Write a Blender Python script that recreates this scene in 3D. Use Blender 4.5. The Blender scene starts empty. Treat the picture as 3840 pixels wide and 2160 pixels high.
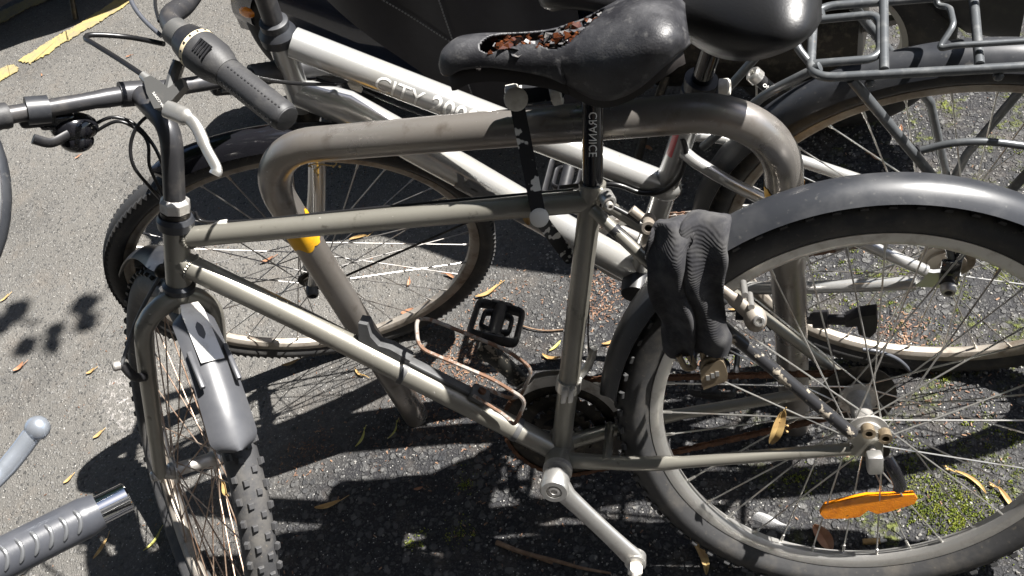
import bpy, bmesh, math, random
from mathutils import Vector as V, Matrix as M
random.seed(7)
sc = bpy.context.scene
pi = math.pi
# ------------------------------------------------------------------ camera, sky, sun, exposure
CAM = V((0.748548, -0.874192, 1.452868))
CR = M(((0.951478, 0.023716, 0.306803), (0.17636, 0.775005, -0.606848), (-0.252166, 0.63151, 0.733218)))
FPX = 3411.547                                   # focal length in pixels of the 3840 px wide photograph
cam = bpy.data.objects.new('camera', bpy.data.cameras.new('camera'))
sc.collection.objects.link(cam)
cam.matrix_world = M.Translation(CAM) @ CR.to_4x4()
cam.data.sensor_width = 36.0
cam.data.lens = 36.0 * FPX / 3840
cam.data.clip_start = 0.02
cam.data.clip_end = 500
sc.camera = cam
SH = V((-0.68, -0.30, -1.0)).normalized()        # direction in which sunlight travels
world = bpy.data.worlds.new('World'); sc.world = world; world.use_nodes = True
wn = world.node_tree.nodes; wl = world.node_tree.links
sky = wn.new('ShaderNodeTexSky'); sky.sky_type = 'NISHITA'; sky.sun_disc = False
sky.sun_elevation = math.asin(-SH.z); sky.sun_rotation = math.atan2(-SH.x, -SH.y)
wl.new(sky.outputs[0], wn['Background'].inputs[0]); wn['Background'].inputs[1].default_value = 0.05
sun = bpy.data.objects.new('sun', bpy.data.lights.new('sun', 'SUN'))
sc.collection.objects.link(sun)
sun.data.energy = 5.0; sun.data.angle = math.radians(0.53); sun.data.color = (1.0, 0.965, 0.915)
sun.rotation_euler = SH.to_track_quat('-Z', 'Y').to_euler()
sun.location = (2, 1, 4)
sc.view_settings.view_transform = 'Standard'; sc.view_settings.look = 'None'
sc.view_settings.exposure = 1.6; sc.view_settings.gamma = 1.0
sc.render.resolution_x, sc.render.resolution_y = 1024, 576
try:
    sc.cycles.max_bounces = 6; sc.cycles.transparent_max_bounces = 8
except Exception: pass

# ------------------------------------------------------------------ from photograph pixels to places
def ray(x, y): return CR @ V(((x - 1920) / FPX, -(y - 1080) / FPX, -1.0))
def dep(x, y, d): return CAM + ray(x, y) * d                       # at a depth from the lens
def onz(x, y, z=0.0):
    r = ray(x, y); return CAM + r * ((z - CAM.z) / r.z)            # on a level plane
def ony(x, y, yy=0.0):
    r = ray(x, y); return CAM + r * ((yy - CAM.y) / r.y)           # on the plane of the stand
class Frame:
    """the plane of a leaning bicycle: u rearwards, v up, w towards the viewer"""
    def __init__(s, O, d, u, w): s.O, s.d, s.u, s.w = V(O), V(d).normalized(), V(u).normalized(), V(w).normalized()
    def __call__(s, a, b, c=0.0): return s.O + s.d * a + s.u * b + s.w * c
    def px(s, x, y, w=0.0):
        r = ray(x, y); t = (s.O + s.w * w - CAM).dot(s.w) / r.dot(s.w); return CAM + r * t
    def pv(s, x, y, v):
        r = ray(x, y); t = (s.O + s.u * v - CAM).dot(s.u) / r.dot(s.u); return CAM + r * t
B1 = Frame((0.83075, -0.27815, 0), (0.9934, 0.11471, 0), (-0.0368, 0.31867, 0.94715), (0.10865, -0.9409, 0.32079))
B2 = Frame((0.94864, 0.12775, 0), (0.99823, -0.05955, 0), (-0.00359, -0.06018, 0.99818), (-0.05944, -0.99641, -0.06029))
F2 = Frame((-0.1487, 0.19204, 0), (0.94809, 0.31801, 0), (0.07099, -0.21165, 0.97476), (0.30999, -0.92416, -0.22324))

# ------------------------------------------------------------------ materials
def hexn(*c): return tuple(c) + (1.0,)
def mat(name, col, rough=0.5, metal=0.0, var=None, bump=None, coat=0.0, spec=0.5, trans=0.0, alpha=None, rvar=0.0, crough=0.03):
    """col linear; var = (colour2, scale, low, high[, detail]) noise mix; bump = (scale, strength, distance)"""
    m = bpy.data.materials.new(name); m.use_nodes = True
    n = m.node_tree.nodes; l = m.node_tree.links; b = n['Principled BSDF']
    b.inputs['Base Color'].default_value = hexn(*col); b.inputs['Roughness'].default_value = rough
    b.inputs['Metallic'].default_value = metal; b.inputs['Coat Weight'].default_value = coat; b.inputs['Coat Roughness'].default_value = crough
    b.inputs['Specular IOR Level'].default_value = spec; b.inputs['Transmission Weight'].default_value = trans
    tc = n.new('ShaderNodeTexCoord')
    if var:
        vs = var if isinstance(var, list) else [var]
        prev = None
        for q in vs:
            nz = n.new('ShaderNodeTexNoise'); nz.inputs['Scale'].default_value = q[1]
            nz.inputs['Detail'].default_value = q[4] if len(q) > 4 else 6; nz.inputs['Roughness'].default_value = 0.62
            l.new(tc.outputs['Object'], nz.inputs['Vector'])
            mr = n.new('ShaderNodeMapRange'); mr.inputs['From Min'].default_value = q[2]; mr.inputs['From Max'].default_value = q[3]
            l.new(nz.outputs[0], mr.inputs['Value'])
            mx = n.new('ShaderNodeMix'); mx.data_type = 'RGBA'
            mx.inputs[6].default_value = hexn(*col); mx.inputs[7].default_value = hexn(*q[0])
            if prev: l.new(prev, mx.inputs[6])
            l.new(mr.outputs[0], mx.inputs[0]); prev = mx.outputs[2]
            if rvar and q is vs[0]:
                r2 = n.new('ShaderNodeMapRange'); r2.inputs['To Min'].default_value = rough; r2.inputs['To Max'].default_value = min(1, rough + rvar)
                l.new(mr.outputs[0], r2.inputs['Value']); l.new(r2.outputs[0], b.inputs['Roughness'])
        l.new(prev, b.inputs['Base Color'])
    if bump:
        nz = n.new('ShaderNodeTexNoise'); nz.inputs['Scale'].default_value = bump[0]; nz.inputs['Detail'].default_value = 4
        l.new(tc.outputs['Object'], nz.inputs['Vector'])
        bp = n.new('ShaderNodeBump'); bp.inputs['Strength'].default_value = bump[1]; bp.inputs['Distance'].default_value = bump[2]
        l.new(nz.outputs[0], bp.inputs['Height']); l.new(bp.outputs[0], b.inputs['Normal'])
    if alpha is not None: b.inputs['Alpha'].default_value = alpha
    return m
MT = {}
MT['taupe'] = mat('taupe_paint', (0.28, 0.268, 0.232), 0.34, 0.55, [((0.215, 0.203, 0.172), 9, 0.45, 0.75), ((0.085, 0.073, 0.058), 34, 0.62, 0.76), ((0.60, 0.58, 0.54), 120, 0.70, 0.72)], (90, 0.06, 0.001), rvar=0.15, coat=0.45, crough=0.16)
MT['silver'] = mat('silver_paint', (0.56, 0.56, 0.55), 0.24, 0.6, [((0.56, 0.54, 0.48), 7, 0.45, 0.75), ((0.2, 0.18, 0.15), 80, 0.69, 0.75)], None, coat=0.3)
MT['steel'] = mat('weathered_steel', (0.37, 0.348, 0.325), 0.24, 0.72, [((0.28, 0.25, 0.22), 5, 0.4, 0.7), ((0.16, 0.13, 0.105), 26, 0.58, 0.80), ((0.62, 0.60, 0.57), 160, 0.66, 0.74)], (220, 0.08, 0.0006), rvar=0.22)
MT['alu'] = mat('aluminium', (0.62, 0.61, 0.585), 0.34, 0.85, [((0.42, 0.40, 0.37), 40, 0.5, 0.75)], None, rvar=0.2)
MT['dullalu'] = mat('dull_aluminium', (0.50, 0.485, 0.46), 0.45, 0.7, [((0.30, 0.27, 0.24), 50, 0.48, 0.72)], None, rvar=0.2)
MT['dirtyalu'] = mat('dirty_aluminium', (0.36, 0.325, 0.28), 0.55, 0.5, [((0.16, 0.12, 0.085), 30, 0.45, 0.7)], None)
MT['chrome'] = mat('chrome', (0.75, 0.75, 0.75), 0.08, 1.0)
MT['spoke'] = mat('spoke_steel', (0.60, 0.59, 0.56), 0.32, 0.85, [((0.28, 0.19, 0.12), 18, 0.52, 0.7)], None)
MT['rustspoke'] = mat('rusty_spoke', (0.42, 0.33, 0.26), 0.5, 0.6, [((0.20, 0.09, 0.04), 25, 0.45, 0.65)], None)
MT['darkspoke'] = mat('dark_spoke', (0.36, 0.35, 0.34), 0.35, 0.8, [((0.2, 0.15, 0.1), 20, 0.5, 0.7)], None)
MT['rubber'] = mat('tyre_rubber', (0.028, 0.028, 0.029), 0.72, 0, [((0.075, 0.068, 0.058), 22, 0.48, 0.78), ((0.11, 0.095, 0.075), 130, 0.62, 0.75)], (150, 0.25, 0.001))
MT['tread'] = mat('dusty_tread_rubber', (0.045, 0.045, 0.047), 0.68, 0, [((0.115, 0.108, 0.098), 28, 0.46, 0.78), ((0.2, 0.17, 0.125), 150, 0.64, 0.74)], (200, 0.3, 0.001))
MT['plastic'] = mat('black_plastic', (0.016, 0.016, 0.018), 0.42, 0, [((0.04, 0.038, 0.036), 40, 0.5, 0.8)], (260, 0.05, 0.0005))
MT['gloss'] = mat('glossy_black', (0.008, 0.008, 0.01), 0.14, 0, None, None, coat=0.4)
MT['guard'] = mat('mudguard_plastic', (0.024, 0.026, 0.031), 0.36, 0, [((0.050, 0.051, 0.054), 14, 0.42, 0.75), ((0.10, 0.098, 0.094), 110, 0.62, 0.76)], (60, 0.08, 0.001), rvar=0.2)
MT['paleguard'] = mat('worn_grey_mudguard', (0.062, 0.064, 0.071), 0.34, 0, [((0.090, 0.091, 0.096), 13, 0.42, 0.8), ((0.09, 0.085, 0.08), 140, 0.64, 0.76)], (70, 0.05, 0.001), rvar=0.15)
MT['grip'] = mat('grip_rubber', (0.032, 0.032, 0.034), 0.55, 0, [((0.075, 0.073, 0.07), 30, 0.5, 0.8)], (420, 0.25, 0.0008))
MT['barblack'] = mat('worn_black_alloy', (0.050, 0.050, 0.054), 0.38, 0.35, [((0.13, 0.12, 0.11), 30, 0.5, 0.8), ((0.3, 0.24, 0.18), 60, 0.68, 0.76)], None)
MT['saddle'] = mat('saddle_vinyl', (0.016, 0.016, 0.019), 0.44, 0, [((0.050, 0.050, 0.054), 22, 0.40, 0.70), ((0.11, 0.108, 0.107), 75, 0.56, 0.80)], (420, 0.35, 0.001), rvar=0.22)
MT['gel'] = mat('amber_gel', (0.055, 0.018, 0.008), 0.14, 0, [((0.20, 0.07, 0.02), 130, 0.58, 0.68)], None, coat=0.6)
MT['flake'] = mat('curled_vinyl_flake', (0.055, 0.055, 0.06), 0.4, 0, [((0.14, 0.13, 0.12), 120, 0.45, 0.7)], None)
MT['foam'] = mat('dark_foam', (0.012, 0.009, 0.008), 0.7)
MT['rust'] = mat('rusty_chain', (0.095, 0.045, 0.024), 0.75, 0.3, [((0.22, 0.105, 0.055), 90, 0.5, 0.7), ((0.055, 0.03, 0.02), 40, 0.55, 0.75)], None)
MT['rustwire'] = mat('rusty_wire', (0.17, 0.095, 0.06), 0.6, 0.35, [((0.30, 0.275, 0.25), 45, 0.48, 0.56), ((0.16, 0.06, 0.03), 70, 0.6, 0.7)], None)
MT['grease'] = mat('greasy_black_steel', (0.035, 0.032, 0.028), 0.42, 0.6, [((0.10, 0.085, 0.065), 70, 0.5, 0.75)], None)
MT['crankpaint'] = mat('flaking_black_paint', (0.022, 0.022, 0.02), 0.38, 0.2, [((0.22, 0.19, 0.15), 75, 0.545, 0.575)], None)
MT['blackstay'] = mat('worn_black_stay_paint', (0.028, 0.028, 0.03), 0.36, 0.2, [((0.40, 0.35, 0.28), 48, 0.55, 0.58)], None)
MT['yellow'] = mat('yellow_paint', (0.80, 0.42, 0.012), 0.5, 0, [((0.50, 0.25, 0.02), 45, 0.5, 0.75), ((0.08, 0.05, 0.02), 90, 0.66, 0.72)], None)
MT['orange'] = mat('amber_reflector', (0.88, 0.28, 0.008), 0.2, 0, [((0.60, 0.15, 0.006), 42, 0.45, 0.68), ((0.10, 0.05, 0.02), 60, 0.66, 0.72)], (520, 0.6, 0.001), coat=0.6)
MT['white'] = mat('off_white_plastic', (0.62, 0.60, 0.55), 0.45, 0, [((0.40, 0.375, 0.33), 45, 0.5, 0.72)], None)
MT['cream'] = mat('cream_band', (0.66, 0.56, 0.38), 0.45)
MT['carrier'] = mat('grey_carrier_paint', (0.098, 0.105, 0.112), 0.36, 0.35, [((0.19, 0.195, 0.195), 60, 0.5, 0.75), ((0.28, 0.17, 0.09), 50, 0.70, 0.74)], None)
MT['fabric'] = mat('ribbed_black_webbing', (0.026, 0.026, 0.030), 0.92, 0, [((0.080, 0.078, 0.077), 35, 0.42, 0.72)], (900, 0.4, 0.0006))
def ribbed():
    m = MT['fabric']; n = m.node_tree.nodes; l = m.node_tree.links; b = n['Principled BSDF']
    tc = n.new('ShaderNodeTexCoord'); mp_ = n.new('ShaderNodeMapping'); mp_.inputs['Rotation'].default_value = (-0.33, 0, 0); l.new(tc.outputs['Object'], mp_.inputs['Vector'])
    wv = n.new('ShaderNodeTexWave'); wv.bands_direction = 'Z'; wv.inputs['Scale'].default_value = 125; wv.inputs['Distortion'].default_value = 1.2; wv.inputs['Detail'].default_value = 2; wv.inputs['Detail Scale'].default_value = 0.5
    l.new(mp_.outputs[0], wv.inputs['Vector']); bp = n.new('ShaderNodeBump'); bp.inputs['Strength'].default_value = 0.35; bp.inputs['Distance'].default_value = 0.0008
    l.new(wv.outputs['Fac'], bp.inputs['Height']); l.new(bp.outputs[0], b.inputs['Normal'])
ribbed()
MT['brass'] = mat('tarnished_brass', (0.27, 0.215, 0.145), 0.48, 0.65, [((0.16, 0.12, 0.08), 60, 0.5, 0.72)], None)
MT['cable'] = mat('black_cable', (0.012, 0.012, 0.013), 0.32)
MT['greycable'] = mat('grey_cable', (0.085, 0.09, 0.105), 0.35, 0.2)
MT['greyplastic'] = mat('grey_plastic', (0.085, 0.086, 0.088), 0.5, 0, [((0.05, 0.05, 0.05), 50, 0.45, 0.7)], None)
MT['lever'] = mat('grey_lever_body', (0.10, 0.10, 0.098), 0.45, 0.35, [((0.16, 0.15, 0.14), 60, 0.5, 0.75)], None)
MT['navy'] = mat('navy_bodywork', (0.006, 0.010, 0.026), 0.22, 0.1, None, None, coat=0.5)
MT['apron'] = mat('black_nylon', (0.012, 0.012, 0.017), 0.5, 0, [((0.022, 0.022, 0.03), 9, 0.45, 0.7)], (500, 0.15, 0.0006), spec=0.4)
MT['zip'] = mat('grey_zip', (0.20, 0.20, 0.20), 0.5)
MT['pale'] = mat('pale_lettering', (0.78, 0.77, 0.74), 0.4)
MT['greytext'] = mat('grey_lettering', (0.14, 0.145, 0.15), 0.4)
MT['red'] = mat('red_decal', (0.45, 0.03, 0.04), 0.4)
MT['leaf'] = mat('dry_lime_bract', (0.34, 0.215, 0.085), 0.6, 0, [((0.62, 0.44, 0.17), 40, 0.45, 0.7), ((0.30, 0.14, 0.04), 90, 0.62, 0.75)], None)
MT['leafbrown'] = mat('brown_dry_leaf', (0.27, 0.125, 0.065), 0.6, 0, [((0.38, 0.21, 0.12), 30, 0.4, 0.7)], None)
MT['leafgreen'] = mat('green_bract', (0.36, 0.36, 0.08), 0.6, 0, [((0.5, 0.45, 0.14), 40, 0.4, 0.7)], None)
MT['bark'] = mat('twig_bark', (0.17, 0.105, 0.065), 0.8, 0, [((0.29, 0.20, 0.13), 60, 0.45, 0.7)], (200, 0.4, 0.001))
MT['crumb'] = mat('brown_leaf_crumbs', (0.14, 0.075, 0.048), 0.8, 0, [((0.28, 0.17, 0.105), 55, 0.45, 0.6), ((0.10, 0.06, 0.04), 80, 0.52, 0.7)], None)
MT['grit'] = mat('pale_grit', (0.13, 0.125, 0.115), 0.6, 0, [((0.27, 0.26, 0.24), 60, 0.45, 0.62), ((0.10, 0.095, 0.09), 75, 0.5, 0.65)], None)
MT['moss'] = mat('moss', (0.13, 0.17, 0.018), 0.9, 0, [((0.23, 0.25, 0.03), 50, 0.42, 0.62), ((0.055, 0.085, 0.012), 90, 0.52, 0.7)], None)
MT['film'] = mat('clear_film', (0.9, 0.9, 0.9), 0.1, 0, None, None, alpha=0.22)
MT['roadyellow'] = mat('worn_yellow_road_paint', (0.36, 0.285, 0.105), 0.75, 0, [((0.22, 0.19, 0.125), 16, 0.42, 0.68), ((0.14, 0.13, 0.11), 120, 0.56, 0.68)], (300, 0.4, 0.001))
MT['mirrorglass'] = mat('mirror_glass', (0.55, 0.56, 0.6), 0.12, 0.9)
MT['blackseat'] = mat('black_seat_vinyl', (0.010, 0.010, 0.011), 0.4, 0, None, (300, 0.2, 0.0008))
MT['softgrip'] = mat('soft_grip_rubber', (0.052, 0.055, 0.064), 0.33, 0, [((0.08, 0.082, 0.09), 30, 0.45, 0.75)], (500, 0.1, 0.0005))
MT['midgrey'] = mat('mid_grey_lettering', (0.40, 0.41, 0.42), 0.5)
MT['bluealu'] = mat('bluish_alloy', (0.42, 0.455, 0.51), 0.26, 0.7)
MT['softridge'] = mat('worn_grip_ridge', (0.10, 0.103, 0.108), 0.3)
MT['lockpaint'] = mat('worn_lock_paint', (0.012, 0.013, 0.016), 0.3, 0, [((0.60, 0.59, 0.55), 55, 0.56, 0.585, 2)], None)
MT['tailred'] = mat('red_lens', (0.35, 0.01, 0.01), 0.15, 0, None, None, coat=0.5)
MT['leaflive'] = mat('green_leaf', (0.07, 0.13, 0.02), 0.5)

# ------------------------------------------------------------------ mesh helpers
LOC = {}                                         # world place of every root
def perp(t):
    a = V((0, 0, 1)) if abs(t.z) < 0.9 else V((1, 0, 0))
    x = t.cross(a).normalized(); return x, t.cross(x).normalized()
def spline(pts, n=8):
    """smooth curve through points (Catmull-Rom)"""
    P = [V(p) for p in pts]; out = []
    for i in range(len(P) - 1):
        a = P[i - 1] if i else P[0] * 2 - P[1]; b, c = P[i], P[i + 1]
        d = P[i + 2] if i + 2 < len(P) else c * 2 - b
        for k in range(n):
            t = k / n
            out.append(0.5 * ((2 * b) + (c - a) * t + (2 * a - 5 * b + 4 * c - d) * t * t + (3 * b - a - 3 * c + d) * t ** 3))
    return out + [P[-1]]
def fillet(pts, r, n=8):
    """polyline with rounded corners"""
    P = [V(p) for p in pts]; out = [P[0]]
    for i in range(1, len(P) - 1):
        a = (P[i - 1] - P[i]); b = (P[i + 1] - P[i]); rr = min(r, a.length * 0.49, b.length * 0.49)
        p0 = P[i] + a.normalized() * rr; p1 = P[i] + b.normalized() * rr
        for k in range(n + 1):
            t = k / n; out.append(p0 * (1 - t) ** 2 + P[i] * 2 * t * (1 - t) + p1 * t * t)
    return out + [P[-1]]
class MB:
    def __init__(s): s.v = []; s.f = []
    def add(s, vs, fs):
        k = len(s.v); s.v += [V(p) for p in vs]; s.f += [tuple(i + k for i in q) for q in fs]; return s
    def tube(s, pts, r, n=12, cap=True, flat=None, ref=None):
        """flat = (scale on ref axis, scale across)"""
        P = [V(p) for p in pts]; m = len(P)
        rs = r if isinstance(r, (list, tuple)) else [r] * m
        T = []
        for i in range(m):
            a = P[max(0, i - 1)]; b = P[min(m - 1, i + 1)]; t = (b - a)
            T.append(t.normalized() if t.length > 1e-9 else (T[-1] if T else V((0, 0, 1))))
        if ref is not None:
            x = (ref - T[0] * ref.dot(T[0])).normalized()
        else: x = perp(T[0])[0]
        vs = []
        for i in range(m):
            x = (x - T[i] * x.dot(T[i])).normalized(); y = T[i].cross(x)
            fx, fy = flat if flat else (1, 1)
            for k in range(n):
                a = 2 * pi * k / n
                vs.append(P[i] + (x * math.cos(a) * fx + y * math.sin(a) * fy) * rs[i])
        fs = [(i * n + k, i * n + (k + 1) % n, (i + 1) * n + (k + 1) % n, (i + 1) * n + k) for i in range(m - 1) for k in range(n)]
        if cap: fs += [tuple(range(n - 1, -1, -1)), tuple(range((m - 1) * n, m * n))]
        return s.add(vs, fs)
    def cyl(s, a, b, r, r2=None, n=16, cap=True): return s.tube([a, b], [r, r if r2 is None else r2], n, cap)
    def lathe(s, prof, C, a, e1, e2, n=96, a0=0.0, a1=2 * pi, closed=True):
        """prof of (radius, offset along a); closed = profile is a loop"""
        full = abs(a1 - a0 - 2 * pi) < 1e-6; m = n if full else n + 1; k = len(prof); vs = []
        for i in range(m):
            t = a0 + (a1 - a0) * i / n; d = e1 * math.cos(t) + e2 * math.sin(t)
            vs += [C + d * r + a * w for r, w in prof]
        fs = []
        for i in range(n):
            j = (i + 1) % m if full else i + 1
            for q in range(k if closed else k - 1):
                p = (q + 1) % k; fs.append((i * k + q, j * k + q, j * k + p, i * k + p))
        if not full and closed: fs += [tuple(range(k)), tuple(range((m - 1) * k + k - 1, (m - 1) * k - 1, -1))]
        return s.add(vs, fs)
    def turn(s, prof, A, ax, n=24):
        """solid of revolution, prof of (offset along ax, radius) from one end to the other"""
        x, y = perp(ax); vs = []; k = len(prof)
        for i in range(n):
            t = 2 * pi * i / n; vs += [A + ax * o + (x * math.cos(t) + y * math.sin(t)) * max(r, 1e-5) for o, r in prof]
        fs = [(i * k + q, ((i + 1) % n) * k + q, ((i + 1) % n) * k + q + 1, i * k + q + 1) for i in range(n) for q in range(k - 1)]
        fs += [tuple(i * k for i in range(n)), tuple(i * k + k - 1 for i in range(n - 1, -1, -1))]
        return s.add(vs, fs)
    def box(s, C, x, y, z, bev=0.0):
        """x y z are half-extent vectors"""
        C = V(C); x, y, z = V(x), V(y), V(z)
        if bev <= 0:
            vs = [C + x * i + y * j + z * k for k in (-1, 1) for j in (-1, 1) for i in (-1, 1)]
            return s.add(vs, [(0, 2, 3, 1), (4, 5, 7, 6), (0, 1, 5, 4), (2, 6, 7, 3), (0, 4, 6, 2), (1, 3, 7, 5)])
        bm = bmesh.new(); bmesh.ops.create_cube(bm, size=2.0)
        L = (x.length, y.length, z.length)
        for v in bm.verts: v.co = V((v.co.x * L[0], v.co.y * L[1], v.co.z * L[2]))
        bmesh.ops.bevel(bm, geom=bm.edges[:], offset=min(bev, min(L) * 0.95), segments=2, profile=0.5, affect='EDGES')
        bm.verts.index_update(); X, Y, Z = x.normalized(), y.normalized(), z.normalized()
        vs = [C + X * v.co.x + Y * v.co.y + Z * v.co.z for v in bm.verts]; fs = [tuple(v.index for v in f.verts) for f in bm.faces]
        bm.free(); return s.add(vs, fs)
    def ball(s, C, x, y, z, n=14, m=9):
        """ellipsoid with half-axis vectors"""
        vs = [C + z]
        for i in range(1, m):
            p = pi * i / m
            for k in range(n):
                a = 2 * pi * k / n; vs.append(C + z * math.cos(p) + (x * math.cos(a) + y * math.sin(a)) * math.sin(p))
        vs.append(C - z); fs = [(0, 1 + k, 1 + (k + 1) % n) for k in range(n)]
        for i in range(m - 2):
            for k in range(n):
                a = 1 + i * n; fs.append((a + k, a + n + k, a + n + (k + 1) % n, a + (k + 1) % n))
        a = 1 + (m - 2) * n; fs += [(a + (k + 1) % n, a + k, len(vs) - 1) for k in range(n)]
        return s.add(vs, fs)
    def plate(s, pts, nrm, th):
        """flat polygon given a thickness along nrm"""
        k = len(pts); nrm = V(nrm).normalized() * th / 2; vs = [V(p) + nrm for p in pts] + [V(p) - nrm for p in pts]
        return s.add(vs, [tuple(range(k)), tuple(range(2 * k - 1, k - 1, -1))] + [(i, k + i, k + (i + 1) % k, (i + 1) % k) for i in range(k)])
    def sheet(s, rows, th=0.0):
        """grid of points (list of rows); th gives it thickness along its normals"""
        R = len(rows); Cn = len(rows[0]); g = [[V(p) for p in r] for r in rows]
        if th == 0:
            return s.add([p for r in g for p in r], [(i * Cn + j, i * Cn + j + 1, (i + 1) * Cn + j + 1, (i + 1) * Cn + j) for i in range(R - 1) for j in range(Cn - 1)])
        top, bot = [], []
        for i in range(R):
            for j in range(Cn):
                a = g[min(R - 1, i + 1)][j] - g[max(0, i - 1)][j]; b = g[i][min(Cn - 1, j + 1)] - g[i][max(0, j - 1)]
                nn = a.cross(b); nn = nn.normalized() if nn.length > 1e-12 else V((0, 0, 1))
                top.append(g[i][j] + nn * th / 2); bot.append(g[i][j] - nn * th / 2)
        N = R * Cn; fs = []
        for i in range(R - 1):
            for j in range(Cn - 1):
                q = (i * Cn + j, i * Cn + j + 1, (i + 1) * Cn + j + 1, (i + 1) * Cn + j)
                fs.append(q[::-1]); fs.append(tuple(N + k for k in q))
        edge = [j for j in range(Cn)] + [i * Cn + Cn - 1 for i in range(1, R)] + [(R - 1) * Cn + j for j in range(Cn - 2, -1, -1)] + [i * Cn for i in range(R - 2, 0, -1)]
        for i in range(len(edge)):
            a, b = edge[i], edge[(i + 1) % len(edge)]; fs.append((a, b, N + b, N + a))
        return s.add(top + bot, fs)
    def mesh(s, name, m, L=V((0, 0, 0)), smooth=40):
        me = bpy.data.meshes.new(name); me.from_pydata([tuple(p - L) for p in s.v], [], s.f); me.validate()
        bm = bmesh.new(); bm.from_mesh(me); bmesh.ops.recalc_face_normals(bm, faces=bm.faces); bm.to_mesh(me); bm.free()
        if smooth:
            me.shade_smooth(); me.set_sharp_from_angle(angle=math.radians(smooth))
        me.materials.append(m); return me
    def build(s, name, m, parent=None, smooth=40, kind=None, loc=None, label=None):
        m = MT[m] if isinstance(m, str) else m
        L = LOC[parent.name] if parent is not None else (V(loc) if loc is not None else V((0, 0, 0)))
        o = bpy.data.objects.new(name, s.mesh(name, m, L, smooth)); sc.collection.objects.link(o)
        LOC[o.name] = L
        if parent is not None: o.parent = parent
        else: o.location = L
        if kind: o['kind'] = kind
        if label: o['label'] = label
        return o
def empty(name, loc, label=None, cat=None, group=None, parent=None):
    o = bpy.data.objects.new(name, None); sc.collection.objects.link(o); o.empty_display_size = 0.05
    if parent is not None:
        LOC[o.name] = LOC[parent.name]; o.parent = parent
    else: LOC[o.name] = V(loc); o.location = loc
    if label: o['label'] = label; o['category'] = cat
    if group: o['group'] = group
    return o
def tag(o, label, cat, group=None):
    o['label'] = label; o['category'] = cat
    if group: o['group'] = group
    return o
def place(name, me, Mw, parent):
    """one more object with shared mesh data, Mw in world space"""
    o = bpy.data.objects.new(name, me); sc.collection.objects.link(o); o.parent = parent
    o.matrix_basis = M.Translation(-LOC[parent.name]) @ Mw; LOC[o.name] = LOC[parent.name]; return o
def basis(C, x, y, z): return M(((x.x, y.x, z.x, C.x), (x.y, y.y, z.y, C.y), (x.z, y.z, z.z, C.z), (0, 0, 0, 1)))
def text_geo(txt, size, bold=0.0):
    cu = bpy.data.curves.new('t', 'FONT'); cu.body = txt; cu.size = size; cu.offset = bold; cu.resolution_u = 3
    o = bpy.data.objects.new('t', cu); sc.collection.objects.link(o)
    dg = bpy.context.evaluated_depsgraph_get(); dg.update(); me = bpy.data.meshes.new_from_object(o.evaluated_get(dg))
    bm = bmesh.new(); bm.from_mesh(me); bmesh.ops.triangulate(bm, faces=bm.faces); 
    for _ in range(4):
        es = [e for e in bm.edges if e.calc_length() > size * 0.12]
        if es and len(bm.verts) < 6000: bmesh.ops.subdivide_edges(bm, edges=es, cuts=1); bmesh.ops.triangulate(bm, faces=bm.faces)
    vs = [v.co.copy() for v in bm.verts]; bm.verts.index_update(); fs = [tuple(v.index for v in f.verts) for f in bm.faces]
    bm.free(); bpy.data.objects.remove(o); bpy.data.meshes.remove(me); bpy.data.curves.remove(cu)
    return vs, fs
def text_on_tube(name, txt, size, A, along, near, r, phi, parent, m, bold=0.0, flip=False):
    """letters wrapped on a tube; phi = angle from `near` upwards of the baseline"""
    along = along.normalized(); n = (near - along * near.dot(along)).normalized(); mm = n.cross(along) * -1
    if mm.z < 0: mm = -mm
    vs, fs = text_geo(txt, size, bold); q = -1 if flip else 1; out = []
    for v in vs:
        ph = phi + q * v.y / r; out.append(A + along * (q * v.x) + (n * math.cos(ph) + mm * math.sin(ph)) * (r + 0.0006))
    b = MB(); b.add(out, fs); return b.build(name, m, parent, smooth=0)
def text_flat(name, txt, size, A, ex, ey, parent, m, bold=0.0):
    vs, fs = text_geo(txt, size, bold); b = MB(); b.add([A + ex * v.x + ey * v.y for v in vs], fs); return b.build(name, m, parent, smooth=0)

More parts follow.
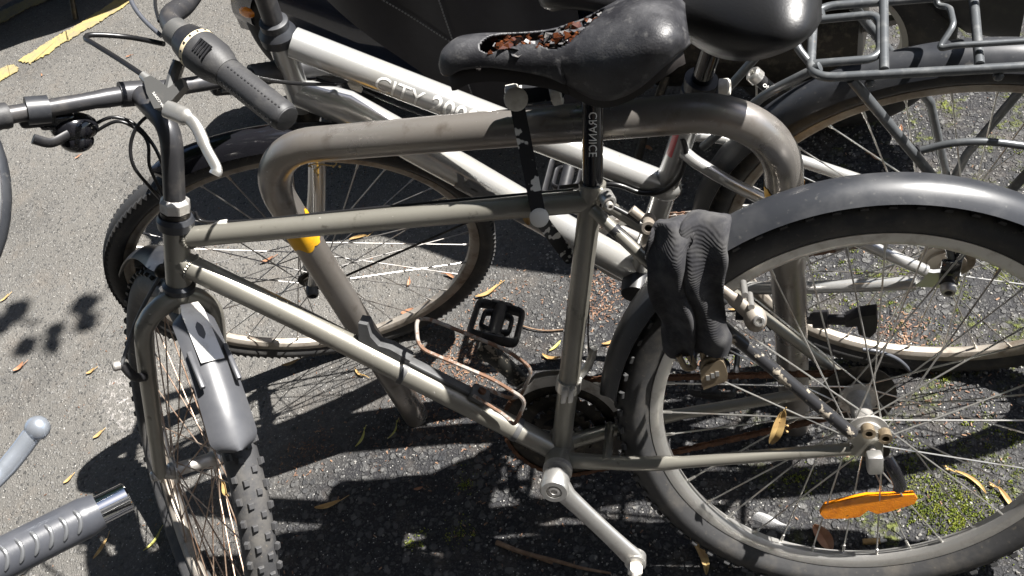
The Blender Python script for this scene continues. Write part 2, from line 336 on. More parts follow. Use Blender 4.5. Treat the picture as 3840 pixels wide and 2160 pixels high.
# ------------------------------------------------------------------ ground
def ground_material():
    m = bpy.data.materials.new('asphalt'); m.use_nodes = True; n = m.node_tree.nodes; l = m.node_tree.links; b = n['Principled BSDF']
    tc = n.new('ShaderNodeTexCoord'); co = tc.outputs['Object']
    def noise(s, d=5, ro=0.6, vec=co):
        q = n.new('ShaderNodeTexNoise'); q.inputs['Scale'].default_value = s; q.inputs['Detail'].default_value = d; q.inputs['Roughness'].default_value = ro
        l.new(vec, q.inputs['Vector']); return q.outputs[0]
    def rng(v, a, c, lo=0.0, hi=1.0):
        q = n.new('ShaderNodeMapRange'); q.inputs['From Min'].default_value = a; q.inputs['From Max'].default_value = c
        q.inputs['To Min'].default_value = lo; q.inputs['To Max'].default_value = hi; l.new(v, q.inputs['Value']); return q.outputs[0]
    def mixc(f, a, c):
        q = n.new('ShaderNodeMix'); q.data_type = 'RGBA'; l.new(f, q.inputs[0])
        for k, v in ((6, a), (7, c)):
            if isinstance(v, tuple): q.inputs[k].default_value = hexn(*v)
            else: l.new(v, q.inputs[k])
        return q.outputs[2]
    def mth(op, a, c):
        q = n.new('ShaderNodeMath'); q.operation = op
        for k, v in ((0, a), (1, c)):
            if isinstance(v, (int, float)): q.inputs[k].default_value = v
            else: l.new(v, q.inputs[k])
        return q.outputs[0]
    def voro(s, feat='F1', vec=co):
        q = n.new('ShaderNodeTexVoronoi'); q.inputs['Scale'].default_value = s; q.feature = feat; l.new(vec, q.inputs['Vector']); return q
    sep = n.new('ShaderNodeSeparateXYZ'); l.new(co, sep.inputs[0]); X, Y = sep.outputs[0], sep.outputs[1]
    # warped coordinates so that stones are irregular
    nzv = n.new('ShaderNodeTexNoise'); nzv.inputs['Scale'].default_value = 60; l.new(co, nzv.inputs['Vector'])
    wv = n.new('ShaderNodeVectorMath'); wv.operation = 'MULTIPLY_ADD'; wv.inputs[1].default_value = (0.012,) * 3
    l.new(nzv.outputs['Color'], wv.inputs[0]); l.new(co, wv.inputs[2]); wc = wv.outputs[0]
    fine = voro(230, vec=wc); mid = voro(115, vec=wc); big = voro(62, vec=wc)
    # how coarse the old surface is: smooth and pale to the left, open and dark to the right; near ground painted darker to deepen its shadows
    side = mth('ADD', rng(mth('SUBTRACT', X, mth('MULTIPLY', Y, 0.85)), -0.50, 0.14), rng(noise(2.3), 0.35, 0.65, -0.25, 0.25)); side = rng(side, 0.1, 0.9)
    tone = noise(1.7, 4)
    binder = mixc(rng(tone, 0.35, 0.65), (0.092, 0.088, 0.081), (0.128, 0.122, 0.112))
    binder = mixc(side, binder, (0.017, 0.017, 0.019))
    sepc = n.new('ShaderNodeSeparateColor'); l.new(fine.outputs['Color'], sepc.inputs[0]); r1 = sepc.outputs[0]
    sepm = n.new('ShaderNodeSeparateColor'); l.new(mid.outputs['Color'], sepm.inputs[0]); r2 = sepm.outputs[0]
    sepb = n.new('ShaderNodeSeparateColor'); l.new(big.outputs['Color'], sepb.inputs[0]); r3 = sepb.outputs[0]
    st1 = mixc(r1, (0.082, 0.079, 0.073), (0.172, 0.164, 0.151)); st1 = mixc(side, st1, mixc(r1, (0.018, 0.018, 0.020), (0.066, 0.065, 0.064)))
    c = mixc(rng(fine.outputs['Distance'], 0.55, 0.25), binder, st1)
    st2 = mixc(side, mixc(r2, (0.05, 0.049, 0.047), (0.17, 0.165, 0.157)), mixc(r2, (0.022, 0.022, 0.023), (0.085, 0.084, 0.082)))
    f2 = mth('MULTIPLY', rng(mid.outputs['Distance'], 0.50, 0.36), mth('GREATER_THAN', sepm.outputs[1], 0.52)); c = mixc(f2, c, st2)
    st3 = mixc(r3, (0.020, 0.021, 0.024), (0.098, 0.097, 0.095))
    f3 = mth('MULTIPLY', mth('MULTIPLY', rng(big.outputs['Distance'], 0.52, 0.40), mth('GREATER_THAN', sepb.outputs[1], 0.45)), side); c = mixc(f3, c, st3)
    # white quartz specks
    spk = voro(330); sps = n.new('ShaderNodeSeparateColor'); l.new(spk.outputs['Color'], sps.inputs[0])
    c = mixc(mth('MULTIPLY', mth('GREATER_THAN', sps.outputs[0], 0.975), rng(spk.outputs['Distance'], 0.45, 0.3)), c, (0.42, 0.41, 0.385))
    # dust and stains
    c = mixc(rng(noise(9, 6, 0.7), 0.52, 0.8, 0, 0.5), c, (0.15, 0.125, 0.10))
    c = mixc(rng(noise(4.2, 6, 0.7), 0.58, 0.76, 0, 0.5), c, (0.055, 0.053, 0.050))
    # moss in the hollows to the right
    ms = mth('MULTIPLY', rng(noise(13, 6, 0.7), 0.54, 0.64), rng(X, 0.55, 1.0)); ms = mth('MULTIPLY', ms, rng(noise(90, 3), 0.42, 0.58))
    c = mixc(ms, c, (0.125, 0.145, 0.025))
    # scraped whitish streak left of the front wheel
    q = n.new('ShaderNodeMapping'); q.vector_type = 'POINT'; q.inputs['Location'].default_value = (0.73, -0.02, 0); l.new(co, q.inputs['Vector'])
    q2 = n.new('ShaderNodeMapping'); q2.inputs['Rotation'].default_value = (0, 0, math.radians(-43)); q2.inputs['Scale'].default_value = (1, 1, 1); l.new(q.outputs[0], q2.inputs['Vector'])
    q3 = n.new('ShaderNodeMapping'); q3.inputs['Scale'].default_value = (17, 6.5, 1); l.new(q2.outputs[0], q3.inputs['Vector'])
    ln = n.new('ShaderNodeVectorMath'); ln.operation = 'LENGTH'; l.new(q3.outputs[0], ln.inputs[0])
    scr = mth('MULTIPLY', rng(ln.outputs['Value'], 1.0, 0.35), rng(noise(60, 6, 0.85), 0.51, 0.61, 0, 0.85)); c = mixc(scr, c, (0.42, 0.395, 0.38))
    l.new(c, b.inputs['Base Color']); b.inputs['Roughness'].default_value = 0.78; b.inputs['Specular IOR Level'].default_value = 0.35
    # relief
    hgt = mth('ADD', mth('MULTIPLY', rng(fine.outputs['Distance'], 0.6, 0.1), 0.35), mth('ADD', mth('MULTIPLY', f2, 0.5), mth('MULTIPLY', f3, 1.0)))
    hgt = mth('ADD', hgt, mth('MULTIPLY', noise(26, 5, 0.7), 1.3)); hgt = mth('ADD', hgt, mth('MULTIPLY', ms, 1.4))
    crk = voro(7, 'DISTANCE_TO_EDGE', wc); hgt = mth('SUBTRACT', hgt, mth('MULTIPLY', mth('MULTIPLY', rng(crk.outputs['Distance'], 0.02, 0.0), 0.5), rng(noise(1.1, 3), 0.5, 0.62)))
    bp = n.new('ShaderNodeBump'); bp.inputs['Strength'].default_value = 0.9; bp.inputs['Distance'].default_value = 0.004
    l.new(hgt, bp.inputs['Height']); l.new(bp.outputs[0], b.inputs['Normal']); return m
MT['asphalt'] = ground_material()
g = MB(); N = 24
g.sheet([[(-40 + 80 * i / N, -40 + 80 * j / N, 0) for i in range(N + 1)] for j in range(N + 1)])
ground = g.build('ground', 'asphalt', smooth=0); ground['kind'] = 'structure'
def marking(pts, n=10):
    P = [onz(x, y, 0.004) for x, y in pts]; out = []
    for i in range(len(P)):
        a, b2 = P[i], P[(i + 1) % len(P)]
        for k in range(n): out.append(a.lerp(b2, k / n) + V((random.uniform(-1, 1), random.uniform(-1, 1), 0)) * 0.006)
    b = MB(); b.plate(out, (0, 0, 1), 0.002); o = b.build('road_marking', 'roadyellow', smooth=0); o['kind'] = 'structure'
marking([(72, 226), (112, 238), (140, 222), (180, 202), (236, 160), (262, 150), (300, 122), (345, 100), (395, 68), (470, 22), (560, -60), (500, -60), (420, 12), (350, 55), (282, 98), (240, 122), (190, 150), (130, 190)])
marking([(0, 260), (30, 242), (66, 250), (66, 268), (30, 286), (0, 305), (-120, 390), (-160, 350)])
marking([(-80, 125), (0, 86), (30, 75), (70, 48), (112, 26), (160, 10), (250, -40), (180, -60), (90, 2), (48, 20), (0, 44), (-120, 92)])

# ------------------------------------------------------------------ the steel hoop
RW, RH, RR = 0.7258, 0.7208, 0.0245
stand = empty('bike_stand', (RW / 2, 0, 0), 'weathered tubular steel hoop stand between the two parked bicycles', 'bike stand')
def arc_corner(P, a, b, r, n=14):
    c = P + a * r + b * r; return [c - b * r * math.cos(pi / 2 * k / n) - a * r * math.sin(pi / 2 * k / n) for k in range(n + 1)]
X, Y, Z = V((1, 0, 0)), V((0, 1, 0)), V((0, 0, 1))
HR = 0.105
pth = [V((0, 0, -0.03)), V((0, 0, 0.3))] + [V((0, 0, RH)) + X * HR - Z * HR - X * HR * math.cos(pi / 2 * k / 16) + Z * HR * math.sin(pi / 2 * k / 16) for k in range(17)]
pth += [V((RW * q, 0, RH)) for q in (0.3, 0.5, 0.7)] + [V((RW, 0, RH)) - X * HR - Z * HR + X * HR * math.sin(pi / 2 * k / 16) + Z * HR * math.cos(pi / 2 * k / 16) for k in range(17)] + [V((RW, 0, 0.3)), V((RW, 0, -0.03))]
b = MB(); b.tube(pth, RR, 28); b.build('hoop', 'steel', stand)
def band(x, z0, z1, seed):
    rnd = random.Random(seed); n = 40; vs = []; rows = []
    for j in range(6):
        t = j / 5; row = []
        for i in range(n + 1):
            a = 2 * pi * i / n; jag = (0.004 * math.sin(3 * a + seed) + 0.003 * math.sin(7 * a) + rnd.uniform(-0.002, 0.002)) * (1 if j in (0, 5) else 0)
            zz = z0 + (z1 - z0) * t + jag
            row.append((x + (RR + 0.0009) * math.cos(a), (RR + 0.0009) * math.sin(a), zz))
        rows.append(row)
    b = MB(); b.sheet(rows); return b.build('yellow_band', 'yellow', stand)
zt = ony(1140, 797).z; zb = ony(1145, 918).z
band(0.0, zb + 0.011, zt - 0.006, 1); zc = ony(2895, 735).z; band(RW, zc - 0.035, zc + 0.022, 4)

# ------------------------------------------------------------------ wheels and mudguards
def spoke_mesh(L, m, key):
    b = MB(); b.tube([V((0, 0, 0)), V((0, 0, 0.004)), V((0, 0, L - 0.013)), V((0, 0, L - 0.0125)), V((0, 0, L))], [0.0016, 0.00115, 0.00115, 0.0022, 0.0022], 6)
    return b.mesh('spoke', MT[m])
def wheel(root, name, C, a, e1, e2, rim=0.286, depth=0.018, rimw=0.0115, tyre=0.333, tyw=0.024, n=36, spoke='spoke', rimm='alu', hubm='dullalu', flange=0.022, hubw=0.034, old=0.05, cross=6, tyrem='rubber', off=0.0):
    w = empty(name, C, parent=root); LOC[w.name] = LOC[root.name]
    r = rim; d = depth; k = rimw
    b = MB(); b.lathe([(r, -k), (r + 0.0008, -k * .8), (r - .004, -k * .7), (r - .004, k * .7), (r + .0008, k * .8), (r, k), (r - d * .55, k * .98), (r - d * .72, k * .86), (r - d, k * .45), (r - d, -k * .45), (r - d * .72, -k * .86), (r - d * .55, -k * .98)], C, a, e1, e2, 120)
    b.build('rim', rimm, w, 30)
    h = tyre - r; prof = [(r + .001, -k * .92), (r - .002, -k * .7), (r - .002, k * .7), (r + .001, k * .92)]
    cr = r + h * .48
    for i in range(15):
        t = math.radians(-62 + (180 + 124) * i / 14); t = pi / 2 - math.radians(118) + math.radians(236) * i / 14
        pass
    P2 = []
    for i in range(17):
        t = math.radians(-30 + 240 * i / 16)
        P2.append((cr + (tyre - cr) * math.sin(t) * (1.0 if math.sin(t) > 0 else 0.95), tyw * math.cos(t)))
    b = MB(); b.lathe(prof + P2, C, a, e1, e2, 120); b.build('tyre', tyrem, w, 50)
    f = flange; s = hubw
    prof = [(-old - .008, .0045), (-old, .0045), (-old, .010), (-s - .010, .012), (-s - .008, f * .78), (-s - .003, f * .8), (-s - .0028, f + .004), (-s + .0008, f + .004), (-s + .0012, f * .75), (-s + .008, f * .62), (s - .008, f * .62), (s - .0012, f * .75), (s - .0008, f + .004), (s + .0028, f + .004), (s + .003, f * .8), (s + .008, f * .78), (s + .010, .012), (old, .010), (old, .0045), (old + .008, .0045)]
    b = MB(); b.turn(prof, C, a, 28); b.build('hub', hubm, w, 30)
    me = None
    for i in range(n):
        sd = 1 if i % 2 else -1; j = i // 2; ang = off + 2 * pi * i / n
        dr = 1 if j % 2 else -1
        fa = ang + dr * (cross * pi / n * 1.9)
        p0 = C + (e1 * math.cos(fa) + e2 * math.sin(fa)) * f + a * (s * sd)
        p1 = C + (e1 * math.cos(ang) + e2 * math.sin(ang)) * (r - d - .0) + a * (.003 * sd)
        z = (p1 - p0); L = z.length
        if me is None: me = spoke_mesh(L, spoke, name)
        z.normalize(); x, y = perp(z); place('spoke', me, basis(p0, x, y, z) @ M.Scale(1.0, 4), w)
    return w
def mudguard(root, C, a, e1, e2, r, hw, sag, a0, a1, m, name='mudguard', taper=0.12, th=0.0022, hw0=None, hw1=None, n=44):
    rows = []
    for i in range(n + 1):
        t = i / n; ang = math.radians(a0 + (a1 - a0) * t); dd = e1 * math.cos(ang) + e2 * math.sin(ang)
        wd = (hw if hw0 is None else hw0 + (hw1 - hw0) * t); e = min(t, 1 - t) / taper
        if e < 1: wd *= math.sqrt(max(0.03, 1 - (1 - e) ** 2))
        row = []
        for j in range(13):
            q = -1 + j / 6; row.append(C + dd * (r - sag * abs(q) ** 2.3) + a * (wd * q))
        rows.append(row)
    b = MB(); b.sheet(rows, th); return b.build(name, m, root, 35)
def knob_mesh(lx, ly, lz):
    b = MB(); vs = []
    for z, k in ((-0.001, 1.0), (lz * .8, .86), (lz, .72)):
        vs += [V((sx * lx * k, sy * ly * k, z)) for sx, sy in ((-1, -1), (1, -1), (1, 1), (-1, 1))]
    fs = [(8, 9, 10, 11)] + [(l * 4 + i, l * 4 + (i + 1) % 4, l * 4 + 4 + (i + 1) % 4, l * 4 + 4 + i) for l in (0, 1) for i in range(4)]
    b.add(vs, fs); return b
def knobs(w, C, a, e1, e2, R, vis, m='tread', pitch=66):
    """tread blocks: those in view singly, the rest as one piece"""
    kc = knob_mesh(.0048, .0042, .0036); ks = knob_mesh(.0052, .0036, .0046)
    mc, mss = kc.mesh('tread_knob', MT[m], smooth=0), ks.mesh('tread_knob', MT[m], smooth=0)
    rest = MB()
    for i in range(pitch):
        for row, (off, tl, dr, src, me) in enumerate(((.0075, 0, .0, kc, mc), (-.0075, .5, .0, kc, mc), (.0195, .25, -.0065, ks, mss), (-.0195, .75, -.0065, ks, mss))):
            ang = 2 * pi * (i + tl) / pitch; dd = e1 * math.cos(ang) + e2 * math.sin(ang); tt = e2 * math.cos(ang) - e1 * math.sin(ang)
            tilt = math.radians(0 if row < 2 else 42) * (1 if off > 0 else -1)
            z = dd * math.cos(tilt) + a * math.sin(tilt); y = a * math.cos(tilt) - dd * math.sin(tilt)
            P = C + dd * (R + dr) + a * off; Mx = basis(P, tt, y, z)
            if vis(math.degrees(ang) % 360, row): place('tread_knob', me, Mx, w)
            else: rest.add([Mx @ q for q in src.v], src.f)
    if rest.v: rest.build('tread_blocks', m, w, 0, kind='stuff')
def depth_of(P): return -(P - CAM).dot(CR.col[2])
def plug(root, A, Bp, r, m, name, n=16): b = MB(); b.cyl(A, Bp, r, n=n); return b.build(name, m, root, 30)
def bolt(root, C, ax, r=0.005, h=0.005, m='alu', name='bolt'):
    ax = ax.normalized(); b = MB(); b.turn([(-.002, 0), (-.002, r), (h * .75, r), (h, r * .8), (h, r * .5), (h * .5, r * .45), (h * .5, 0)], C, ax, 14); return b.build(name, m, root, 30)
def saddle(root, fr, nose, length, width, drop, torn=False, seed=3, name='saddle', m='saddle', nosew=0.021, tips=0.0):
    """fr(x along, y across, z up) gives world points, x=0 at the nose, 1 at the tail"""
    W = [(0, .22), (.02, .55), (.07, .84), (.20, 1.0), (.40, 1.22), (.55, 1.75), (.68, 2.6), (.80, 3.25), (.90, 3.45), (.97, 2.9), (1.0, 1.9)]
    def lerp(tab, t):
        for i in range(len(tab) - 1):
            if t <= tab[i + 1][0]:
                x0, y0 = tab[i]; x1, y1 = tab[i + 1]; h = x1 - x0; q = (t - x0) / h
                m0 = (y1 - tab[i - 1][1]) / (x1 - tab[i - 1][0]) if i else (y1 - y0) / h
                m1 = (tab[i + 2][1] - y0) / (tab[i + 2][0] - x0) if i + 2 < len(tab) else (y1 - y0) / h
                return (2 * q ** 3 - 3 * q * q + 1) * y0 + (q ** 3 - 2 * q * q + q) * h * m0 + (3 * q * q - 2 * q ** 3) * y1 + (q ** 3 - q * q) * h * m1
        return tab[-1][1]
    sc_ = width / 2 / 3.45; nx, ny = (120, 64) if torn else (64, 36)
    TZ = [(0, -.024), (.03, -.010), (.12, .000), (.4, -.010), (.6, -.006), (.85, .010), (.95, .004), (1.0, -.012)]
    DR = [(0, .14), (.03, .34), (.10, .38), (.25, .38), (.45, .54), (.62, .98), (.78, .98), (.92, .66), (1.0, .34)]
    rnd = random.Random(seed); G = []
    for i in range(nx + 1):
        t = i / nx; hw = lerp(W, t) * sc_ * (nosew / 0.021 if t < .4 else 1); top = lerp(TZ, t); dr = drop * lerp(DR, t); row = []
        for j in range(ny + 1):
            q = -1 + 2 * j / ny; a = q * pi / 2
            y = hw * math.copysign(abs(math.sin(a)) ** .8, q); z = top - dr * (1 - math.cos(a) ** .75 if abs(q) < 1 else 1)
            y *= 1 - 0.18 * abs(q) ** 6 * (1 if t > .5 else .3)
            row.append((t * length, y, z))
        G.append(row)
    def P(c): return fr(c[0], c[1], c[2])
    b = MB(); vs = [P(c) for row in G for c in row]; k = ny + 1; fs = []
    def hole(i, j):
        t = (i + .5) / nx; q = -1 + 2 * (j + .5) / ny; y = G[i][j][1] / sc_
        c = ((t - .46) / .25) ** 2 + ((y - (.10 - 1.1 * (t - .45))) / (.95 + .25 * math.sin(13 * t))) ** 2
        return torn and c < 1 + .25 * math.sin(23 * t + 5 * q)
    for i in range(nx):
        for j in range(ny):
            if not hole(i, j): fs.append((i * k + j, i * k + j + 1, (i + 1) * k + j + 1, (i + 1) * k + j))
    b.add(vs, fs)
    me = b.mesh(name, MT[m], LOC[root.name], 60); o = bpy.data.objects.new(name, me); sc.collection.objects.link(o); o.parent = root; LOC[o.name] = LOC[root.name]
    md = o.modifiers.new('t', 'SOLIDIFY'); md.thickness = 0.0028; md.offset = 0
    # under-shell
    b = MB(); rows = [[P((c[0] * .97 + length * .015, c[1] * .86, c[2] - .012 - (0 if not torn else .011))) for c in row[2:-2]] for row in G[2:-2]]; b.sheet(rows, .004); b.build('saddle_padding' if torn else 'saddle_base', 'foam' if torn else 'plastic', o, 50)
    b = MB()
    for s in (-1, 1):
        b.tube(fillet([P((length * .2, s * .012, -.03)), P((length * .36, s * .021, -.052)), P((length * .7, s * .021, -.052)), P((length * .9, s * .03, -.028))], .03), .0035, 8)
    b.build('saddle_rail', 'grease', o)
    if torn:
        bg, bf = MB(), MB()
        for q in range(130):
            t = .47 + rnd.uniform(-.24, .24); y = (.10 - 1.1 * (t - .45) + rnd.uniform(-.85, .85)) * sc_
            c = V((t * length, y, lerp(TZ, t) - .016 + rnd.uniform(0, .011))); s = rnd.uniform(.003, .0075)
            tgt = bg if q < 62 else bf; R3 = M.Rotation(rnd.uniform(0, 6.3), 3, 'Z') @ M.Rotation(rnd.uniform(-1, 1), 3, 'X')
            if tgt is bg: pts = [(-1, -.6, 0), (.9, -.7, .2), (1, .6, 0), (-.7, .8, .2), (-.3, -.3, .7), (.5, .3, .8)]; ff = [(0, 1, 4), (1, 2, 5), (2, 3, 5), (3, 0, 4), (4, 1, 5), (3, 4, 5), (0, 3, 2, 1)]
            else: pts = [(-1.3, -.7, .5), (0, -.9, 0), (1.2, -.5, .6), (1.0, .6, .3), (0, .8, -.1), (-1.1, .7, .6)]; ff = [(0, 1, 4, 5), (1, 2, 3, 4)]
            tgt.add([P(tuple(c + (R3 @ V(p)) * s)) for p in pts], ff)
        bg.build('gel_crumbs', 'gel', o, 0, kind='stuff'); bf.build('vinyl_flakes', 'flake', o, 0, kind='stuff')
    return o

# ------------------------------------------------------------------ bicycle in front of the stand (taupe)
bk = empty('mountain_bicycle', B1(-.5, 0, 0), 'taupe mountain bike with torn black saddle leaning on the near side of the hoop', 'bicycle')
BB1, AX1 = B1(-.426, .306), B1(0, .333)
kq = V((.076, .19)).normalized()
K1 = (B1.d * kq.x + B1.u * kq.y).normalized(); fw_ = (B1.u * kq.x - B1.d * kq.y).normalized()
th = math.radians(48)
L1 = (B1.w * math.cos(th) + fw_ * math.sin(th)).normalized(); H1 = (fw_ * math.cos(th) - B1.w * math.sin(th)).normalized()
H0 = B1(-.9055, .6725)
def s1(k, f, l): return H0 + K1 * k + H1 * f + L1 * l
CW = V((-.224, -.277, .293))
b = MB()
b.cyl(H0 - K1 * .008, H0 + K1 * .089, .0178, n=20)
ht_m = H0 + K1 * .04
b.cyl(H0 + K1 * .068, B1(-.311, .707), .0145, n=20)
b.tube([H0 + K1 * .032, B1(-.75, .585), BB1], [.0175, .0175, .0172], 20)
b.tube([BB1, B1(-.303, .727)], .0147, 20)
b.cyl(BB1 - B1.w * .035, BB1 + B1.w * .036, .0205, n=22)
for s in (-1, 1):
    b.tube(spline([BB1 + B1.d * .006 + B1.w * s * .018, B1(-.37, .309, s * .031), B1(-.27, .315, s * .050), B1(-.10, .326, s * .060), B1(-.026, .331, s * .064)], 6), [.0115] * 7 + [.0105] * 6 + [.0085] * 12, 12)
    b.tube(spline([B1(-.306, .70, s * .012), B1(-.285, .678, s * .025), B1(-.20, .574, s * .050), B1(-.022, .357, s * .066)], 6), .008, 12)
b.cyl(B1(-.352, .316, -.04), B1(-.352, .316, .04), .007, n=10)
for s in (-1, 1):   # dropouts
    Cd = B1(0, .333, s * .066)
    b.plate([Cd + B1.d * x + B1.u * y for x, y in ((-.034, -.008), (-.012, -.012), (.004, -.018), (.012, -.006), (.014, .01), (.008, .026), (-.012, .028), (-.03, .024), (-.022, .006))], B1.w, .006)
fr1 = b.build('frame', 'taupe', bk, 35)
# flaking dark stay: sleeve of worn black paint on the near seat stay
b = MB(); b.tube(spline([B1(-.285, .678, .025), B1(-.20, .574, .050), B1(-.022, .357, .066)], 10), .0083, 14); b.build('stay_paint', 'blackstay', fr1)
b = MB()                                           # weld beads at the head tube
for A, D, rr in ((H0 + K1 * .068, (B1(-.311, .707) - (H0 + K1 * .068)).normalized(), .0152), (H0 + K1 * .032, (B1(-.75, .585) - (H0 + K1 * .032)).normalized(), .0182)):
    x, y = perp(D)
    for i in range(26):
        t = 2 * pi * i / 26; dd = x * math.cos(t) + y * math.sin(t); h = (dd.dot(B1.w)) ** 2; b.ball(A + D * (.0175 + .004 * (1 - h)) + dd * rr, x * .0022, y * .0022, D * .0025, 6, 4)
b.build('weld_bead', 'taupe', fr1)
# headset
b = MB(); b.turn([(.084, .0185), (.086, .024), (.098, .0252), (.104, .022), (.104, .0185)], H0, K1, 30); b.build('headset_cup', 'guard', bk, 30)
b = MB(); b.turn([(.104, .0165), (.105, .0195), (.111, .0195), (.112, .0165)], H0, K1, 30); b.build('headset_spacer', 'grease', bk, 30)
b = MB(); b.turn([(.112, .0165), (.113, .0205), (.126, .0200), (.129, .0175), (.131, .0150)], H0, K1, 8); b.build('headset_nut', 'dullalu', bk, 20)
b = MB(); b.turn([(-.020, .015), (-.018, .0215), (-.009, .023), (-.004, .0185)], H0, K1, 30); b.build('headset_cup', 'guard', bk, 30)
# fork
b = MB(); b.cyl(H0 - K1 * .02, H0 - K1 * .048, .0165, n=18)
for s in (-1, 1):
    pts = spline([s1(-.030, 0, s * .006), s1(-.040, .000, s * .026), s1(-.060, .001, s * .044), s1(-.098, .003, s * .0525), CW.lerp(s1(-.098, .003, 0), .5) + L1 * s * .054, CW + L1 * s * .055], 7)
    n = len(pts); b.tube(pts, [.0165 - .0055 * (i / (n - 1)) for i in range(n)], 16)
    b.plate([CW + L1 * s * .055 + H1 * x + K1 * y for x, y in ((-.008, .03), (-.011, 0), (-.006, -.014), (.006, -.014), (.011, 0), (.008, .03))], L1, .005)
fk = b.build('fork', 'taupe', bk, 40)
# stem and bar
CL = B1(-.897, .919, -.08); top = s1(.232, 0, 0)
b = MB(); b.tube(fillet([s1(.10, 0, 0), top, CL + (top - CL).normalized() * .008], .035, 8), .0142, 18); b.turn([(-.024, .0125), (-.024, .0168), (.024, .0168), (.024, .0125)], CL, L1, 22); b.build('stem', 'barblack', bk, 35)
LB = (L1 + V((0, -.14, 0))).normalized()
def bar1(t): return CL + LB * t - H1 * (.05 * max(0, t - .06))
ts = [-.29 + .58 * i / 40 for i in range(41)]
b = MB(); b.tube([bar1(t) for t in ts], [.0127 if abs(t) < .05 else .0113 for t in ts], 16); hb1 = b.build('handlebar', 'barblack', bk)
for s in (1, -1):
    b = MB(); b.tube([bar1(s * (.162 + .135 * i / 26)) for i in range(27)], [.0158 + (.0007 if i % 2 else 0) for i in range(27)], 20); b.build('grip', 'grip', bk, 50)
    b = MB(); A = bar1(s * .128); b.turn([(-.013, .0115), (-.013, .0178), (.013, .0178), (.013, .0115)], A, L1, 22); b.build('lever_clamp', 'guard', bk, 30)
    # lever body and blade under and ahead of the bar
    A = bar1(s * .128) - K1 * .016 + H1 * .014; q = MB()
    q.box(A, L1 * .022, H1 * .013, K1 * .011, .006); q.build('lever_body', 'plastic', bk, 50)
    q = MB(); q.tube(spline([A + H1 * .012 + L1 * s * .008, A + H1 * .030 + L1 * s * .045 - K1 * .004, A + H1 * .024 + L1 * s * .10 - K1 * .008, A + H1 * .028 + L1 * s * .150 - K1 * .010], 6), .0065, 10, flat=(1.0, .55), ref=H1); q.build('brake_lever', 'gloss', bk, 50)
# shifter pod hanging below the left side of the bar
A = bar1(.085) - K1 * .036 + H1 * .006
b = MB(); b.ball(A, L1 * .030, H1 * .022, K1 * .020, 18, 12); b.ball(A - K1 * .016 - H1 * .004, L1 * .022, H1 * .019, K1 * .017, 16, 10); b.box(A + L1 * .02 + K1 * .012, L1 * .022, H1 * .010, K1 * .010, .005)
b.build('shifter', 'gloss', bk, 50)
b = MB(); b.tube(spline([A + L1 * .012 - H1 * .02, A + L1 * .035 - H1 * .03 - K1 * .004, A + L1 * .055 - H1 * .03 + K1 * .004], 5), .007, 10, flat=(1, .6), ref=K1); b.build('shift_lever', 'plastic', bk)
# control cables looping down beside the head tube
dd = depth_of(s1(.16, .02, .02))
def cab(root, pts, r=.0024, m='cable', name='cable'): b = MB(); b.tube(spline(pts, 8), r, 8); return b.build(name, m, root, 60)
d0 = depth_of(A)
cab(bk, [A - L1 * .02, dep(420, 440, d0 + .01), dep(500, 462, d0 + .02), dep(565, 530, dd + .02), dep(606, 610, dd + .03), dep(625, 700, dd + .05)])
cab(bk, [A - L1 * .022 - K1 * .01, dep(440, 455, d0 + .01), dep(520, 490, d0 + .02), dep(555, 540, dd + .02), dep(560, 620, dd + .03), dep(590, 690, dd + .05), dep(612, 735, dd + .06)])
cab(bk, [dep(640, 395, dd - .02), dep(535, 450, dd), dep(492, 530, dd + .01), dep(500, 620, dd + .02), dep(560, 700, dd + .05), dep(600, 745, dd + .08)])
cab(bk, [H0 + K1 * .10 + B1.d * .024 + B1.w * -.012, B1.px(760, 838, -.012) + B1.u * .004, B1.px(850, 832, -.010), B1.px(1000, 822, -.010), B1.px(1400, 780, -.012), B1.px(2150, 712, -.012)], .0022)
b = MB(); A2 = B1.px(828, 834, -.008); b.box(A2 - B1.u * .002, B1.d * .009, B1.u * .004, B1.w * .005, .002); b.build('cable_stop', 'white', bk)
# front cantilever brake: arm, bolt, straddle cable
fl = CW.lerp(s1(-.098, .003, 0), .80) + L1 * .06 - H1 * .0
b = MB(); b.tube(spline([fl - H1 * .012, fl - H1 * .018 + L1 * .016 + K1 * .01, fl - H1 * .010 + L1 * .028 + K1 * .030], 5), .007, 10); b.build('brake_arm', 'plastic', bk)
bolt(bk, fl - H1 * .010 + L1 * .034 + K1 * .030, L1, .007, .008, 'dullalu')
P0 = s1(-.005, .035, .012); cab(bk, [P0, P0.lerp(fl + L1 * .03 + K1 * .03, .5) + L1 * .004, fl - H1 * .010 + L1 * .030 + K1 * .030], .0028, 'greyplastic', 'straddle_cable')
b = MB(); b.ball(P0, L1 * .012, H1 * .008, K1 * .012, 10, 7); b.build('cable_hanger', 'grease', bk)
cab(bk, [P0, s1(.03, .036, .006), s1(.10, .03, .01)], .0016, 'cable')
